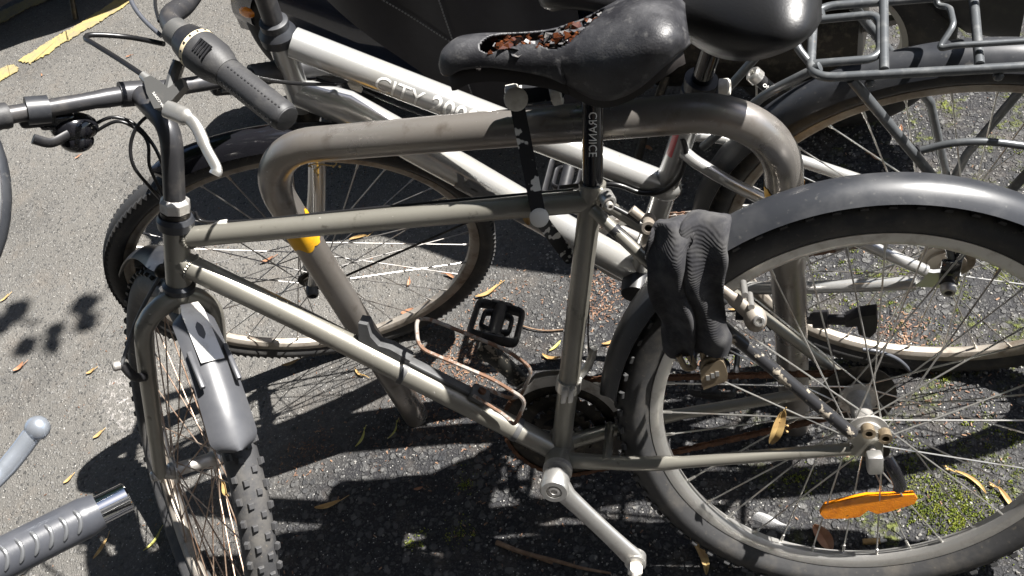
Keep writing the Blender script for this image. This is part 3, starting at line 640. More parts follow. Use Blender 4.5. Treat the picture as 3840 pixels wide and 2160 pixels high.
# front wheel and its two mudguard pieces
hf = V((-H1.x, -H1.y, 0)).normalized(); hf = (hf - L1 * hf.dot(L1)).normalized(); vf = L1.cross(hf); vf = vf if vf.z > 0 else -vf
fwl = wheel(bk, 'front_wheel', CW, L1, hf, vf, spoke='rustspoke', rimm='dirtyalu', tyrem='tread', hubm='dullalu', flange=.018, hubw=.032, old=.05, off=.1)
knobs(fwl, CW, L1, hf, vf, .3325, lambda an, row: an > 300 or an < 52 or 130 < an < 215 and row in (2,))
CG = CW + L1 * .016
MG = mudguard(bk, CG, L1, hf, vf, .378, .036, .015, 46, 80, 'paleguard', taper=.10, hw0=.0315, hw1=.0275)
mudguard(bk, CW, L1, hf, vf, .368, .031, .015, 98, 152, 'guard', taper=.14)
crown = s1(-.045, -.012, 0)
e80 = CG + (hf * math.cos(math.radians(80)) + vf * math.sin(math.radians(80))) * .381; e62 = CG + (hf * math.cos(math.radians(65)) + vf * math.sin(math.radians(65))) * .3815
b = MB()
nn = (e62 - e80).normalized().cross(L1).normalized()
b.sheet([[crown - H1 * .012 + K1 * .014 + L1 * x for x in (-.009, .009)], [crown - H1 * .016 - K1 * .022 + L1 * x for x in (-.009, .009)], [e80 + L1 * x for x in (-.012, .012)], [e80.lerp(e62, .15) + L1 * x for x in (-.0155, .0155)], [e62 + L1 * x for x in (-.0155, .0155)]], .0016); b.build('mudguard_bracket', 'alu', bk, 20)
bolt(bk, crown - H1 * .016 - K1 * .006, -H1, .0042, .009, 'alu')
for s in (-1, 1):
    q = MB(); q.box(CG + (hf * math.cos(math.radians(64)) + vf * math.sin(math.radians(64))) * .379 + L1 * s * .024, L1 * .0035, (e62 - e80).normalized() * .03, nn * .0035, .002); q.build('mudguard_rib', 'paleguard', bk)
plug(bk, CW - L1 * .068, CW + L1 * .068, .0045, 'dullalu', 'axle'); bolt(bk, CW + L1 * .06, L1, .009, .01, 'dullalu', 'axle_nut'); bolt(bk, CW - L1 * .06, -L1, .009, .01, 'dullalu', 'axle_nut')
# rear wheel, mudguard
rwl = wheel(bk, 'rear_wheel', AX1, B1.w, B1.d, B1.u, spoke='spoke', rimm='alu', hubm='dullalu', flange=.023, hubw=.034, old=.062, off=.045)
knobs(rwl, AX1, B1.w, B1.d, B1.u, .3325, lambda an, row: (150 < an < 340 and row in (0, 2)) or (60 < an < 150 and row == 2), 'rubber')
mudguard(bk, AX1, B1.w, B1.d, B1.u, .356, .032, .022, 20, 168, 'guard', taper=.025, n=60)
plug(bk, B1(0, .333, -.074), B1(0, .333, .076), .0045, 'dullalu', 'axle')
b = MB(); Cq = B1(0, .333, .074); b.box(Cq + B1.w * .012 - B1.u * .008, B1.d * .010, B1.u * .015, B1.w * .009, .004); b.build('quick_release_cap', 'alu', bk)
b = MB(); b.tube(spline([Cq + B1.w * .014 + B1.d * .014, Cq + B1.w * .020 + B1.d * .022 - B1.u * .018, Cq + B1.w * .012 + B1.d * .030 - B1.u * .050, Cq + B1.w * .008 + B1.d * .030 - B1.u * .062], 6), .0085, 10, flat=(.55, 1.0), ref=B1.w); b.build('quick_release_lever', 'gloss', bk, 60)
for x, y in ((-.004, .030), (.016, .020)):
    q = MB(); q.turn([(-.006, .0045), (-.006, .0085), (.007, .0085), (.007, .0045), (-.006, .0045)], B1(x, .333 + y, .068), B1.w, 18); q.build('eyelet', 'brass', bk, 30)
# wheel reflector caught in the spokes
RP = [(-.066, .170), (-.058, .186), (-.02, .196), (.0, .200), (.03, .198), (.062, .198), (.066, .190), (.062, .180), (.03, .168), (.012, .164), (.0, .172), (-.012, .160), (-.03, .158), (-.06, .160)]
b = MB(); b.plate([B1(x, y, .015) for x, y in RP], B1.w, .008); rf = b.build('wheel_reflector', 'orange', bk, 20)
# seat post, clamp, saddle
P0, P1 = B1(-.303, .727), B1(-.278, .868)
b = MB(); b.tube([P0 - (P1 - P0) * .2, P1], .0128, 20); sp = b.build('seat_post', 'gloss', bk)
pd = (P1 - P0).normalized()
text_on_tube('post_lettering', 'CRANICE', .0135, P0 + pd * .100, -pd, B1.w + B1.d * .35, .0128, -.12, sp, 'pale')
b = MB(); b.turn([(-.012, .0150), (-.012, .0168), (.003, .0168), (.003, .0135)], P0, pd, 20); b.build('seat_collar', 'taupe', bk, 30)
bolt(bk, B1(-.288, .716, .012), B1.w + B1.d * .3, .0095, .022, 'alu', 'seat_bolt'); bolt(bk, B1(-.283, .714, .034), B1.w + B1.d * .3, .005, .007, 'dullalu', 'seat_bolt')
def sf1(x, y, z):
    return B1(-.455, .931) + B1.d * (x * .996 - z * .05) + B1.w * (y - .008) + B1.u * (z - x * .005)
sd1 = saddle(bk, sf1, None, .288, .192, .078, torn=True)
b = MB(); b.box(P1 + B1.u * -.006, B1.d * .022, B1.w * .02, B1.u * .010, .004); b.build('saddle_clamp', 'grease', bk)
# cranks, pedal, chainrings, chain
def crank(Aw, Ee, m, w0, w1):
    q = MB(); A = Aw; E = Ee; n = 14; pts = [A.lerp(E, i / n) for i in range(n + 1)]
    q.tube(pts, [.021] + [.0195] + [.0165 - .0025 * math.sin(pi * i / n) for i in range(2, n - 1)] + [.0165, .0155], 14, flat=(.6, 1.0), ref=B1.w); return q
A0 = B1(-.426, .308, .072); E0 = B1(-.332, .170, .090)
b = crank(A0, E0, 'alu', 0, 0); b.turn([(-.020, .015), (-.016, .020), (.012, .021), (.015, .0185), (.0152, .0115), (.012, .011), (.012, 0)], A0, B1.w, 24); b.turn([(-.010, .012), (-.008, .0155), (.008, .0155), (.010, .012)], E0, B1.w, 20)
b.build('crank_arm', 'alu', bk, 45); bolt(bk, A0 + B1.w * .012, B1.w, .0095, .003, 'dullalu', 'crank_bolt')
b = MB(); b.turn([(.034, .0165), (.036, .0215), (.044, .0215), (.046, .0175)], BB1, B1.w, 26); b.build('bearing_cup', 'dullalu', bk, 30)
plug(bk, BB1, B1(-.426, .308, .060), .012, 'grease', 'spindle')
plug(bk, E0 + B1.w * .004, E0 + B1.w * .045, .0055, 'dullalu', 'pedal_axle')
b = MB(); b.turn([(.010, .007), (.012, .0105), (.026, .0105), (.028, .006)], E0, B1.w, 6); b.build('pedal_nut', 'white', bk, 20)
A3 = B1(-.426, .308, -.070); E3 = B1(-.519, .444, -.082)
b = crank(A3, E3, 0, 0, 0); b.turn([(-.012, .012), (-.010, .016), (.010, .016), (.012, .012)], E3, B1.w, 18); b.build('crank_arm', 'crankpaint', bk, 45)
def pedal(C, ax, e, f, m='plastic'):
    q = MB(); L, Wd, T = .046, .036, .011
    for s in (-1, 1):        # two cage sides, each a rounded frame
        pts = fillet([C + ax * L * .95 * k + e * s * Wd * j + f * 0 for k, j in ((-1, .35), (-1, 1), (1, 1), (1, .35))], .014, 5); q.tube(pts, .0062, 8, flat=(1.5, .8), ref=f)
        pts = fillet([C + ax * L * .55 * k + e * s * Wd * j for k, j in ((-1, .2), (-.8, .62), (.8, .62), (1, .2))], .01, 4); q.tube(pts, .0045, 8, flat=(1.6, .8), ref=f)
        q.box(C + ax * L * .95 * s, ax * .005, e * .017, f * T, .003)
    q.tube([C - ax * L, C - ax * L * .5, C + ax * L * .5, C + ax * L], [.013, .011, .0115, .012], 12)
    return q
pc = B1(-.511, .458, -.135); pa = (B1.w * -1 + B1.u * .0).normalized(); pe = (B1.d * .92 + B1.u * -.40).normalized()
pedal(pc, pa, pe, pa.cross(pe)).build('pedal', 'plastic', bk, 45)
def ring(C, r0, r1, w, teeth):
    q = MB(); n = teeth * 4; pr = []
    rows = []
    for i in range(n):
        t = 2 * pi * i / n; rr = r1 + (.0032 if i % 4 in (1, 2) else -.0012); dd = B1.d * math.cos(t) + B1.u * math.sin(t); pr.append((C + dd * rr, C + dd * r0))
    for s in (-1, 1): q.v += [p + B1.w * s * w for p, _ in pr] + [p + B1.w * s * w for _, p in pr]
    N = n
    for i in range(N):
        j = (i + 1) % N; q.f += [(i, j, N + j, N + i), (2 * N + i, 3 * N + i, 3 * N + j, 2 * N + j), (i, 2 * N + i, 2 * N + j, j), (N + i, N + j, 3 * N + j, 3 * N + i)]
    return q
for r0, r1, wo, tt in ((.068, .0925, -.050, 44), (.050, .068, -.043, 32), (.034, .046, -.036, 22)): ring(B1(-.426, .308, wo), r0, r1, .0012, tt).build('chainring', 'grease', bk, 25)
b = MB()
for i in range(5):
    t = 2 * pi * i / 5 + .4; dd = B1.d * math.cos(t) + B1.u * math.sin(t); b.tube([B1(-.426, .308, -.058), B1(-.426, .308, -.054) + dd * .06], [.012, .007], 8)
b.build('crank_spider', 'grease', bk)
def links(path, m, name='chain', root=None, N=B1.w, hw=.0035, hh=.0042):
    """roller chain along a polyline as one run of link plates"""
    q = MB(); P = [V(p) for p in path]; pitch = .0127; pts = [P[0]]; acc = 0
    for i in range(len(P) - 1):
        seg = P[i + 1] - P[i]; L = seg.length; s = pitch - acc
        while s <= L: pts.append(P[i] + seg * (s / L)); s += pitch
        acc = L - (s - pitch)
    for i in range(len(pts) - 1):
        a, c = pts[i], pts[i + 1]; t = (c - a).normalized(); up = N.cross(t)
        for s in (-1, 1):
            o = N * s * (hw if i % 2 else hw * .62); out = []
            for k in range(12):
                an = 2 * pi * k / 12; ctr = c if math.cos(an) > 0 else a; rr = hh * (.72 if k in (3, 9) else 1); out.append((ctr if abs(math.cos(an)) > .1 else (a + c) / 2) + t * math.cos(an) * hh + up * math.sin(an) * rr)
            q.plate([p + o for p in out], N, .0011)
        q.cyl(a - N * hw * 1.1, a + N * hw * 1.1, .0022, n=6)
    return q.build(name, m, root, 0, kind='stuff')
def loop(c0, r0, c1, r1, w, Bf, n=24):
    """belt round two sprockets in plane w"""
    (x0, y0), (x1, y1) = c0, c1; an = math.atan2(y1 - y0, x1 - x0); L = math.hypot(x1 - x0, y1 - y0); be = math.asin((r0 - r1) / L); out = []
    for i in range(n + 1): t = an + pi / 2 - be + (pi + 2 * be) * i / n; out.append(Bf(x0 + r0 * math.cos(t), y0 + r0 * math.sin(t), w))
    for i in range(n + 1): t = an - pi / 2 + be + (pi - 2 * be) * i / n; out.append(Bf(x1 + r1 * math.cos(t), y1 + r1 * math.sin(t), w))
    return out + [out[0]]
links(loop((-.426, .308), .0925, (.0, .333), .034, -.050, B1), 'rust', root=bk)
b = MB()
for i, rr in enumerate((.052, .046, .040, .034, .029, .025)): b.turn([(-.040 - i * .0042 - .0009, rr * .5), (-.040 - i * .0042 - .0009, rr), (-.040 - i * .0042 + .0009, rr), (-.040 - i * .0042 + .0009, rr * .5)], AX1, B1.w, 32)
b.build('cassette', 'grease', bk, 30)
b = MB()
for cx, cy in ((.012, .268), (.022, .218)): b.turn([(-.056, .006), (-.056, .022), (-.052, .022), (-.052, .006)], B1(cx, cy, 0), B1.w, 20)
b.plate([B1(.0, .300, -.060), B1(.022, .292, -.060), B1(.034, .206, -.060), B1(.014, .202, -.060)], B1.w, .003); b.build('rear_derailleur', 'grease', bk, 30)
# front derailleur
sa, sb = BB1, B1(-.303, .727); sd_ = (sb - sa).normalized(); cq = sa + sd_ * .128
b = MB(); b.turn([(-.009, .0148), (-.009, .0178), (.009, .0178), (.009, .0148)], cq, sd_, 22); b.box(cq + B1.w * .019 - sd_ * .004 - B1.d * .004, B1.d * .004, B1.w * .006, sd_ * .012, .002); b.box(cq + B1.w * .019 - sd_ * .004 + B1.d * .006, B1.d * .004, B1.w * .006, sd_ * .012, .002); b.build('derailleur_clamp', 'alu', bk, 30)
b = MB(); b.tube(spline([cq + B1.d * .012 - B1.w * .01, cq + B1.d * .026 + sd_ * .018 - B1.w * .02, cq + B1.d * .030 + sd_ * .045 - B1.w * .02], 5), .006, 8); b.build('derailleur_arm', 'alu', bk)
b = MB()
for wv in (-.043, -.057):
    rows = []
    for i in range(15):
        an = math.radians(20 + 105 * i / 14); rows.append([B1(-.426 + r * math.cos(an), .308 + r * math.sin(an), wv) for r in (.088, .106 if 3 < i < 12 else .099)])
    b.sheet(rows, .0015)
b.build('derailleur_cage', 'dullalu', bk, 30)
# bottle cage and pump clip on the down tube
DTu = (B1(-.885, .7) - BB1).normalized(); DTn = B1.w.cross(DTu); DTn = DTn if DTn.z > 0 else -DTn
def dt(t, h=0., w=0.): return BB1 + DTu * t + DTn * h + B1.w * w
b = MB(); b.box(dt(.205, .0215, -.003), DTu * .075, DTn * .0035, B1.w * .008, .002); b.box(dt(.150, .026, .0), DTu * .014, DTn * .007, B1.w * .013, .003); b.build('cage_bracket', 'greyplastic', bk, 40)
bolt(bk, dt(.150, .035, .0), DTn, .006, .003, 'rust')
wr = MB(); W_ = .0029
wr.tube(fillet([dt(.16, .030, .012), dt(.105, .030, .020), dt(.09, .032, .034), dt(.098, .085, .036), dt(.155, .092, .038), dt(.265, .080, .036), dt(.285, .095, .0), dt(.265, .08, -.036), dt(.145, .092, -.038), dt(.098, .085, -.036), dt(.09, .032, -.034), dt(.105, .030, -.020), dt(.16, .030, -.012)], .016, 6), W_, 8)
wr.build('bottle_cage', 'rustwire', bk)
b = MB(); b.plate([dt(t, h, -.006) for t, h in ((.262, .018), (.340, .018), (.352, .046), (.340, .050), (.328, .034), (.312, .026), (.295, .030), (.262, .028))], B1.w, .022); b.build('pump_clip', 'greyplastic', bk, 30)
for t in (.262, .075):
    b = MB(); b.turn([(-.004, .0176), (-.004, .0186), (.004, .0186), (.004, .0176)], dt(t), DTu, 22); b.build('clamp_band', 'greyplastic', bk, 30)
# rear brakes
pv_ = B1.px(2832, 1195, .066)
b = MB(); b.tube(spline([B1.px(2655, 1078, .045), B1.px(2700, 1085, .05), B1.px(2750, 1120, .056), B1.px(2800, 1165, .062), pv_], 6), [.007] * 12 + [.009] * 12 + [.011], 12, flat=(.7, 1.1), ref=B1.w); b.ball(pv_, B1.d * .014, B1.u * .018, B1.w * .014, 14, 9); b.build('brake_arm', 'dirtyalu', bk, 50)
bolt(bk, pv_ + B1.w * .010 + B1.u * .004 + B1.d * .004, B1.w + B1.u * .4, .0075, .007, 'alu')
bs = B1.px(2790, 1090, .040)
for k, (ox, oy) in enumerate(((0, .012), (.006, -.006))): q = MB(); q.cyl(bs + B1.d * ox + B1.u * oy, bs + B1.d * ox + B1.u * oy + B1.w * .03, .0042, n=10); q.build('brake_bolt', 'alu', bk)
b = MB()
for i in range(9):
    an = math.radians(138 - 12 * i / 8); b.box(AX1 + (B1.d * math.cos(an) + B1.u * math.sin(an)) * .279 + B1.w * .022, (B1.u * math.cos(an) - B1.d * math.sin(an)) * .0045, (B1.d * math.cos(an) + B1.u * math.sin(an)) * .0068, B1.w * (.0085 if i % 3 else .0075), .001)
b.build('brake_pad', 'greyplastic', bk, 30)
for x, y in ((2432, 852), (2428, 930)):
    Cb = B1.px(x, y, .018); q = MB(); q.turn([(-.028, .004), (-.028, .0085), (.004, .0085), (.004, .005), (-.010, .0045), (-.010, 0)], Cb, (B1.w + B1.u * .1).normalized(), 16); q.build('brake_boss', 'dirtyalu', bk, 30)
cab(bk, [B1.px(2290, 770, -.005), B1.px(2355, 805, .0), B1.px(2400, 835, .006)], .003, 'plastic'); cab(bk, [B1.px(2400, 835, .006), B1.px(2440, 865, .008), B1.px(2480, 900, .01)], .0012, 'alu')
b = MB(); b.cyl(B1.px(2368, 785, .004), B1.px(2405, 815, .006), .0062); b.build('cable_adjuster', 'dirtyalu', bk)
cab(bk, [B1.px(2210, 1130, -.02), B1.px(2205, 1250, -.02), B1.px(2212, 1390, -.02)], .0012, 'cable')

# ------------------------------------------------------------------ silver bicycle behind the stand
bs2 = empty('city_bicycle', B2(-.5, 0, 0), 'silver step-through city bike with grey rear carrier behind the steel hoop', 'bicycle')
T2, U2 = B2.px(1050, 150), B2.px(1137, 400); K2 = (T2 - U2).normalized()
AX2 = B2(0, .35); C2F = F2(0, .35); BB2 = B2(-.474, .262)
EL = B2.px(2498, 700); STT = B2.px(2622, 325); sd2 = (STT - EL).normalized()
b = MB(); b.tube([U2, T2], .0185, 20)
tt = B2.px(1100, 160); b.tube(fillet([tt, EL, STT - sd2 * .02], .03, 8), [.0225] * 3 + [.0215] * 6 + [.0195] * 2, 20) if False else b.tube([tt, EL + (tt - EL).normalized() * .004], [.0228, .0222], 22)
b.tube([BB2, EL, STT], [.0185, .0185, .0172], 20)
b.tube([U2 + K2 * .03, B2.px(1296, 404), B2.px(1732, 642), BB2], [.022, .0265, .0262, .0245], 20, flat=(1.0, 1.12), ref=B2.w)
b.ball(EL, B2.d * .024, B2.u * .024, B2.w * .0225, 18, 12)
b.cyl(BB2 - B2.w * .035, BB2 + B2.w * .035, .0235, n=22)
for s in (-1, 1):
    b.tube(spline([BB2 + B2.d * .01 + B2.w * s * .02, B2(-.42, .275, s * .035), B2(-.25, .30, s * .055), B2(-.04, .336, s * .066)], 6), [.012] * 8 + [.0105] * 11, 12)
    b.tube(spline([B2(-.358, .57, s * .014), B2(-.33, .556, s * .03), B2(-.25, .505, s * .047), B2(-.03, .366, s * .066)], 6), .0092, 12)
    Cd = B2(0, .35, s * .068); b.plate([Cd + B2.d * x + B2.u * y for x, y in ((-.045, -.016), (-.005, -.018), (.012, -.008), (.016, .012), (-.002, .022), (-.02, .018), (-.045, .026), (-.03, .006))], B2.w, .006)
f2_ = b.build('frame', 'silver', bs2, 35)
ttd = (EL - tt).normalized()
tx = B2.px(1415, 293); pA = tt + ttd * ((tx - tt).dot(ttd))
text_on_tube('frame_lettering', 'CITY', .034, pA, ttd, B2.w, .0226, -.16, f2_, 'pale')
text_on_tube('frame_lettering', '2000', .036, pA + ttd * .085, ttd, B2.w, .0228, -.12, f2_, 'pale', bold=.0005)
d0_, d1_ = B2.px(1296, 404), B2.px(1732, 642); ddn = (d1_ - d0_).normalized()
text_on_tube('frame_lettering', 'RACER IS AN EXCLUSIVE BRAND', .0085, d1_ + ddn * .028, -ddn, B2.w + B2.u * .2, .0272, -1.18, f2_, 'greytext', flip=False) if False else None
text_on_tube('frame_lettering', 'RACER IS AN EXCLUSIVE BRAND', .0085, d1_ + ddn * .022, ddn, B2.w, .0285, .98, f2_, 'greytext', flip=True)
text_on_tube('frame_lettering', 'WWW.ETHLETICOM.COM', .0085, d1_ + ddn * .128, ddn, B2.w, .0285, .98, f2_, 'greytext', flip=True)
text_on_tube('frame_lettering', 'RACER', .044, d1_ + ddn * .13, ddn, B2.w, .0285, .55, f2_, 'greytext', bold=.003, flip=True)
b = MB(); ed = B2.px(2500, 522, .0); n_ = sd2
pr = EL + sd2 * .105 + (B2.w - sd2 * B2.w.dot(sd2)).normalized() * .0178 - B2.d * .010; b.sheet([[EL + sd2 * (.085 + .012 * j) + (B2.w * math.cos(q) - B2.d * math.sin(q)) * .0187 for q in (.45, .65, .85, 1.05)] for j in range(5)]); b.build('red_decal', 'red', f2_)
# headset, stem, fork
hl = (T2 - U2).length
b = MB(); b.turn([(hl - .004, .0185), (hl, .026), (hl + .014, .027), (hl + .02, .0235), (hl + .024, .0205), (hl + .034, .0205), (hl + .036, .016)], U2, K2, 28); b.build('headset_cup', 'guard', bs2, 30)
b = MB(); b.turn([(-.024, .016), (-.022, .0225), (-.010, .0235), (0, .0185)], U2, K2, 28); b.build('headset_cup', 'grease', bs2, 30)
SC = T2 + K2 * .150 + B2.d * -.045
b = MB(); b.tube(fillet([T2 + K2 * .02, T2 + K2 * .145, SC], .03), .0145, 18); b.turn([(-.025, .013), (-.025, .0172), (.025, .0172), (.025, .013)], SC, B2.w, 22); b.build('stem', 'barblack', bs2, 35)
b = MB(); b.cyl(U2 - K2 * .02, U2 - K2 * .05, .0175)
for s in (-1, 1):
    q0 = U2 - K2 * .05; tgt = C2F + F2.w * s * .053
    pts = spline([U2 - K2 * .035 + F2.w * s * .01, U2 - K2 * .05 + F2.w * s * .034, U2 - K2 * .085 + F2.w * s * .044, (U2 - K2 * .085).lerp(C2F, .55) + F2.w * s * .050 + F2.d * .006, tgt], 7); n = len(pts); b.tube(pts, [.0150 - .0065 * i / (n - 1) for i in range(n)], 14)
b.build('fork', 'silver', bs2, 40)
w2f = wheel(bs2, 'front_wheel', C2F, F2.w, F2.d, F2.u, rim=.317, depth=.017, rimw=.0115, tyre=.350, tyw=.0200, spoke='darkspoke', rimm='dirtyalu', hubm='grease', flange=.02, hubw=.034, old=.05, off=.03)
w2r = wheel(bs2, 'rear_wheel', AX2, B2.w, B2.d, B2.u, rim=.317, depth=.017, rimw=.0115, tyre=.350, tyw=.0200, spoke='spoke', rimm='dirtyalu', hubm='dirtyalu', flange=.034, hubw=.034, old=.062, off=.07)
for w, C, Bf in ((w2f, C2F, F2), (w2r, AX2, B2)):
    for s in (-1, 1):
        b = MB(); b.lathe([(.3285, s * .0168), (.3325, s * .0188), (.3325, s * .0194), (.3285, s * .0176)], C, Bf.w, Bf.d, Bf.u, 96); b.build('reflective_stripe', 'greyplastic', w, 30)
    b = MB()
    for i in range(150):
        t = 2 * pi * i / 150; dd = Bf.d * math.cos(t) + Bf.u * math.sin(t); tg = Bf.u * math.cos(t) - Bf.d * math.sin(t)
        for s in (-1, 1): b.box(C + dd * .3425 + Bf.w * s * .0125, (tg + Bf.w * s * .5).normalized() * .0065, (Bf.w - tg * s * .5).normalized() * .0028, dd * .0052)
    b.build('tread_blocks', 'rubber', w, 0, kind='stuff')
plug(bs2, C2F - F2.w * .068, C2F + F2.w * .068, .005, 'grease', 'axle'); bolt(bs2, C2F + F2.w * .056, F2.w, .0115, .016, 'greyplastic', 'axle_nut'); bolt(bs2, C2F - F2.w * .056, -F2.w, .0115, .016, 'greyplastic', 'axle_nut')
plug(bs2, AX2 - B2.w * .085, AX2 + B2.w * .085, .005, 'grease', 'axle'); bolt(bs2, AX2 + B2.w * .073, B2.w, .011, .020, 'dullalu', 'axle_nut'); bolt(bs2, AX2 - B2.w * .073, -B2.w, .011, .014, 'dullalu', 'axle_nut')
b = MB(); b.box(AX2 + B2.w * .078 + B2.u * .03, B2.d * .013, B2.u * .028, B2.w * .003, .002); b.build('stay_bracket', 'gloss', bs2)
mudguard(bs2, C2F, F2.w, F2.d, F2.u, .374, .0265, .018, -2, 106, 'gloss', taper=.05)
mudguard(bs2, AX2, B2.w, B2.d, B2.u, .370, .0290, .020, 30, 178, 'guard', taper=.04, n=60)
for s in (-1, 1):
    b = MB(); b.tube([C2F + F2.w * s * .060, C2F + F2.w * s * .027 + (F2.d * math.cos(.1) + F2.u * math.sin(.1)) * .365], .0022, 6); b.build('mudguard_stay', 'grease', bs2)
# bar swept back, twist shifter, grip, brake lever on the near side
G1 = dep(1075, 445, .985); G0 = dep(705, 155, 1.035); ga = (G1 - G0).normalized()
bend = dep(632, 70, 1.085)
b = MB(); barp = spline([SC + B2.w * -.03, SC + B2.w * .04, dep(735, -40, 1.20), dep(690, 20, 1.15), dep(640, 62, 1.095), dep(655, 112, 1.06), G0, G0 + ga * .05], 8)
b.tube(barp, .0128, 16); b.tube([G0, G1 - ga * .004], .0112, 14)
mir = []
for p in spline([SC, SC - B2.w * .09 - B2.d * .03, SC - B2.w * .17 - B2.d * .03, SC - B2.w * .21 + B2.d * .03 - B2.u * .01, SC - B2.w * .24 + B2.d * .19 - B2.u * .04], 8): mir.append(p)
b.tube(mir, .0125, 14); b.build('handlebar', 'barblack', bs2, 50)
b = MB(); b.tube([mir[-1].lerp(mir[-9], k) for k in (0, .5, 1)], .0158, 16); b.build('grip', 'grip', bs2)
gl = (G1 - G0).length
prof = [(.010, .0135), (.010, .0215), (.020, .0232), (.024, .0232)]
b = MB(); b.turn([(-.004, .0128), (-.004, .0195), (.008, .0222), (.016, .0238), (.016, .015)], G0, ga, 30); b.build('shifter_housing', 'plastic', bs2, 30)
b = MB(); b.turn([(.016, .015), (.016, .0246), (.0215, .0246), (.0215, .015)], G0, ga, 32); b.build('indicator_band', 'cream', bs2, 30)
b = MB(); b.turn([(.0215, .015), (.0215, .0246), (.045, .0243), (.056, .0215), (.064, .0185), (.070, .0172)], G0, ga, 32); ts_ = b.build('twist_shifter', 'grip', bs2, 40)
gx, gy = perp(ga); up_ = (V((0, 0, 1)) - ga * ga.z).normalized(); sdv = ga.cross(up_)
view = (CAM - G0).normalized(); vv_ = (view - ga * view.dot(ga)).normalized()
text_on_tube('shifter_lettering', 'SRAM', .0085, G0 + ga * .034, vv_.cross(ga), vv_, .0245, 0, ts_, 'greyplastic') if False else None
b = MB()
for i in range(5): b.box(G0 + ga * (.034 + .004 * i) + vv_ * .0243 + vv_.cross(ga) * .004, ga * .0012, vv_.cross(ga) * .008, vv_ * .0012)
b.build('shifter_rib', 'plastic', ts_)
b = MB()
for i in range(7):
    an = -1.0 + i * .42; dd = vv_ * math.cos(an) + vv_.cross(ga) * math.sin(an); b.box(G0 + ga * .0187 + dd * .0247, ga * .0014, dd.cross(ga) * .0012, dd * .0004)
b.build('gear_number', 'plastic', ts_)
b = MB(); n = 30; b.tube([G0 + ga * (.070 + (gl - .070 - .004) * i / n) for i in range(n + 1)] + [G1], [.0166 + (.0004 if i % 2 else 0) for i in range(n + 1)] + [.0150], 24); gr_ = b.build('grip', 'grip', bs2, 50)
b = MB(); b.turn([(-.002, 0), (-.002, .0148), (.0015, .0142), (.002, .012), (.002, 0)], G1, ga, 24); b.build('grip_end', 'grip', bs2, 30)
for q in range(2):
    b = MB()
    for i in range(16): a_ = vv_ * math.cos(1.2 * (q * 2 - 1) * .5 - .3) + vv_.cross(ga) * math.sin(1.2 * (q * 2 - 1) * .5 - .3); b.ball(G0 + ga * (.078 + i * .0055) + a_ * .0168, ga * .0017, a_.cross(ga) * .0013, a_ * .0008, 6, 4)
    b.build('grip_dimple', 'plastic', gr_, kind='stuff')
lb = dep(618, 350, 1.045); lv = [dep(625, 408, 1.04), dep(700, 440, 1.03), dep(738, 478, 1.025), dep(775, 560, 1.02), dep(812, 630, 1.015), dep(805, 655, 1.015)]
cz = CR.col[2]; ex_ = CR.col[0]; ey_ = CR.col[1]
b = MB(); b.plate([dep(x, y, 1.045) for x, y in ((548, 300), (575, 288), (640, 335), (690, 300), (700, 330), (655, 380), (610, 410), (588, 412), (560, 355))], cz, .016); b.build('lever_body', 'lever', bs2, 20)
text_flat('lever_lettering', 'DIA-COMPE', .0042, dep(620, 402, 1.0365), (ex_ * -.58 + ey_ * .81), (ex_ * -.81 - ey_ * .58), bs2, 'pale')
b = MB(); b.tube(fillet([dep(672, 232, 1.05), dep(652, 290, 1.05), dep(640, 345, 1.045)], .02), [.008] * 11, 10); b.turn([(-.0085, .0128), (-.0085, .0165), (.0085, .0165), (.0085, .0128)], G0 - ga * .016, ga, 22); b.build('lever_clamp', 'lever', bs2, 30)
b = MB(); b.tube(spline(lv, 6), [.0105] * 7 + [.0075] * 10 + [.0065] * 9 + [.0075] * 5, 12, flat=(.62, 1.0), ref=cz); b.build('brake_lever', 'alu', bs2, 50)
b = MB(); b.tube([dep(535, 282, 1.05), dep(572, 312, 1.047)], [.0055, .0075], 10); b.build('cable_adjuster', 'alu', bs2)
cab(bs2, [dep(545, 288, 1.05), dep(450, 225, 1.07), dep(345, 160, 1.09), dep(322, 146, 1.10), dep(335, 132, 1.11), dep(400, 132, 1.12), dep(500, 142, 1.13), dep(615, 165, 1.12)], .0033, 'cable', 'brake_cable')
cab(bs2, [dep(470, -60, 1.15), dep(500, 20, 1.13), dep(545, 80, 1.12), dep(605, 135, 1.11)], .0028, 'greycable', 'shift_cable')
cab(bs2, [dep(585, -40, 1.16), dep(582, 20, 1.14), dep(596, 80, 1.12)], .0022, 'cable', 'shift_cable')
cab(bs2, [dep(900, 250, 1.05), dep(960, 290, 1.12), dep(1100, 312, 1.25), dep(1250, 318, 1.36), B2.px(1285, 320, .02)], .0028, 'cable', 'shift_cable')
b = MB(); A = B2.px(1332, 323, .014); b.box(A, ttd * .009, B2.u * .006, B2.w * .005, .002); b.build('cable_clip', 'white', bs2)
cab(bs2, [B2.px(1335, 330, .012), B2.px(1500, 400, .012), B2.px(1640, 452, .012)], .0014, 'greycable', 'gear_cable')
cab(bs2, [B2.px(2100, 705, .03), B2.px(2290, 690, .026), B2.px(2400, 722, .026), B2.px(2480, 718, .026), B2.px(2545, 665, .024), B2.px(2572, 580, .02), B2.px(2560, 520, .016)], .0042, 'cable', 'gear_cable')
# front brake of the silver bicycle
b = MB(); A = dep(1095, 665, depth_of(C2F) - .10); A = U2.lerp(C2F, .35) + F2.w * .066 + F2.d * -.03; b.ball(A, F2.d * .010, F2.u * .02, F2.w * .008, 12, 8); b.tube([A, A + F2.w * .022 - F2.u * .008], .007, 12); b.build('brake_arm', 'plastic', bs2); bolt(bs2, A + F2.u * .018 + F2.w * .008, F2.w, .004, .005)
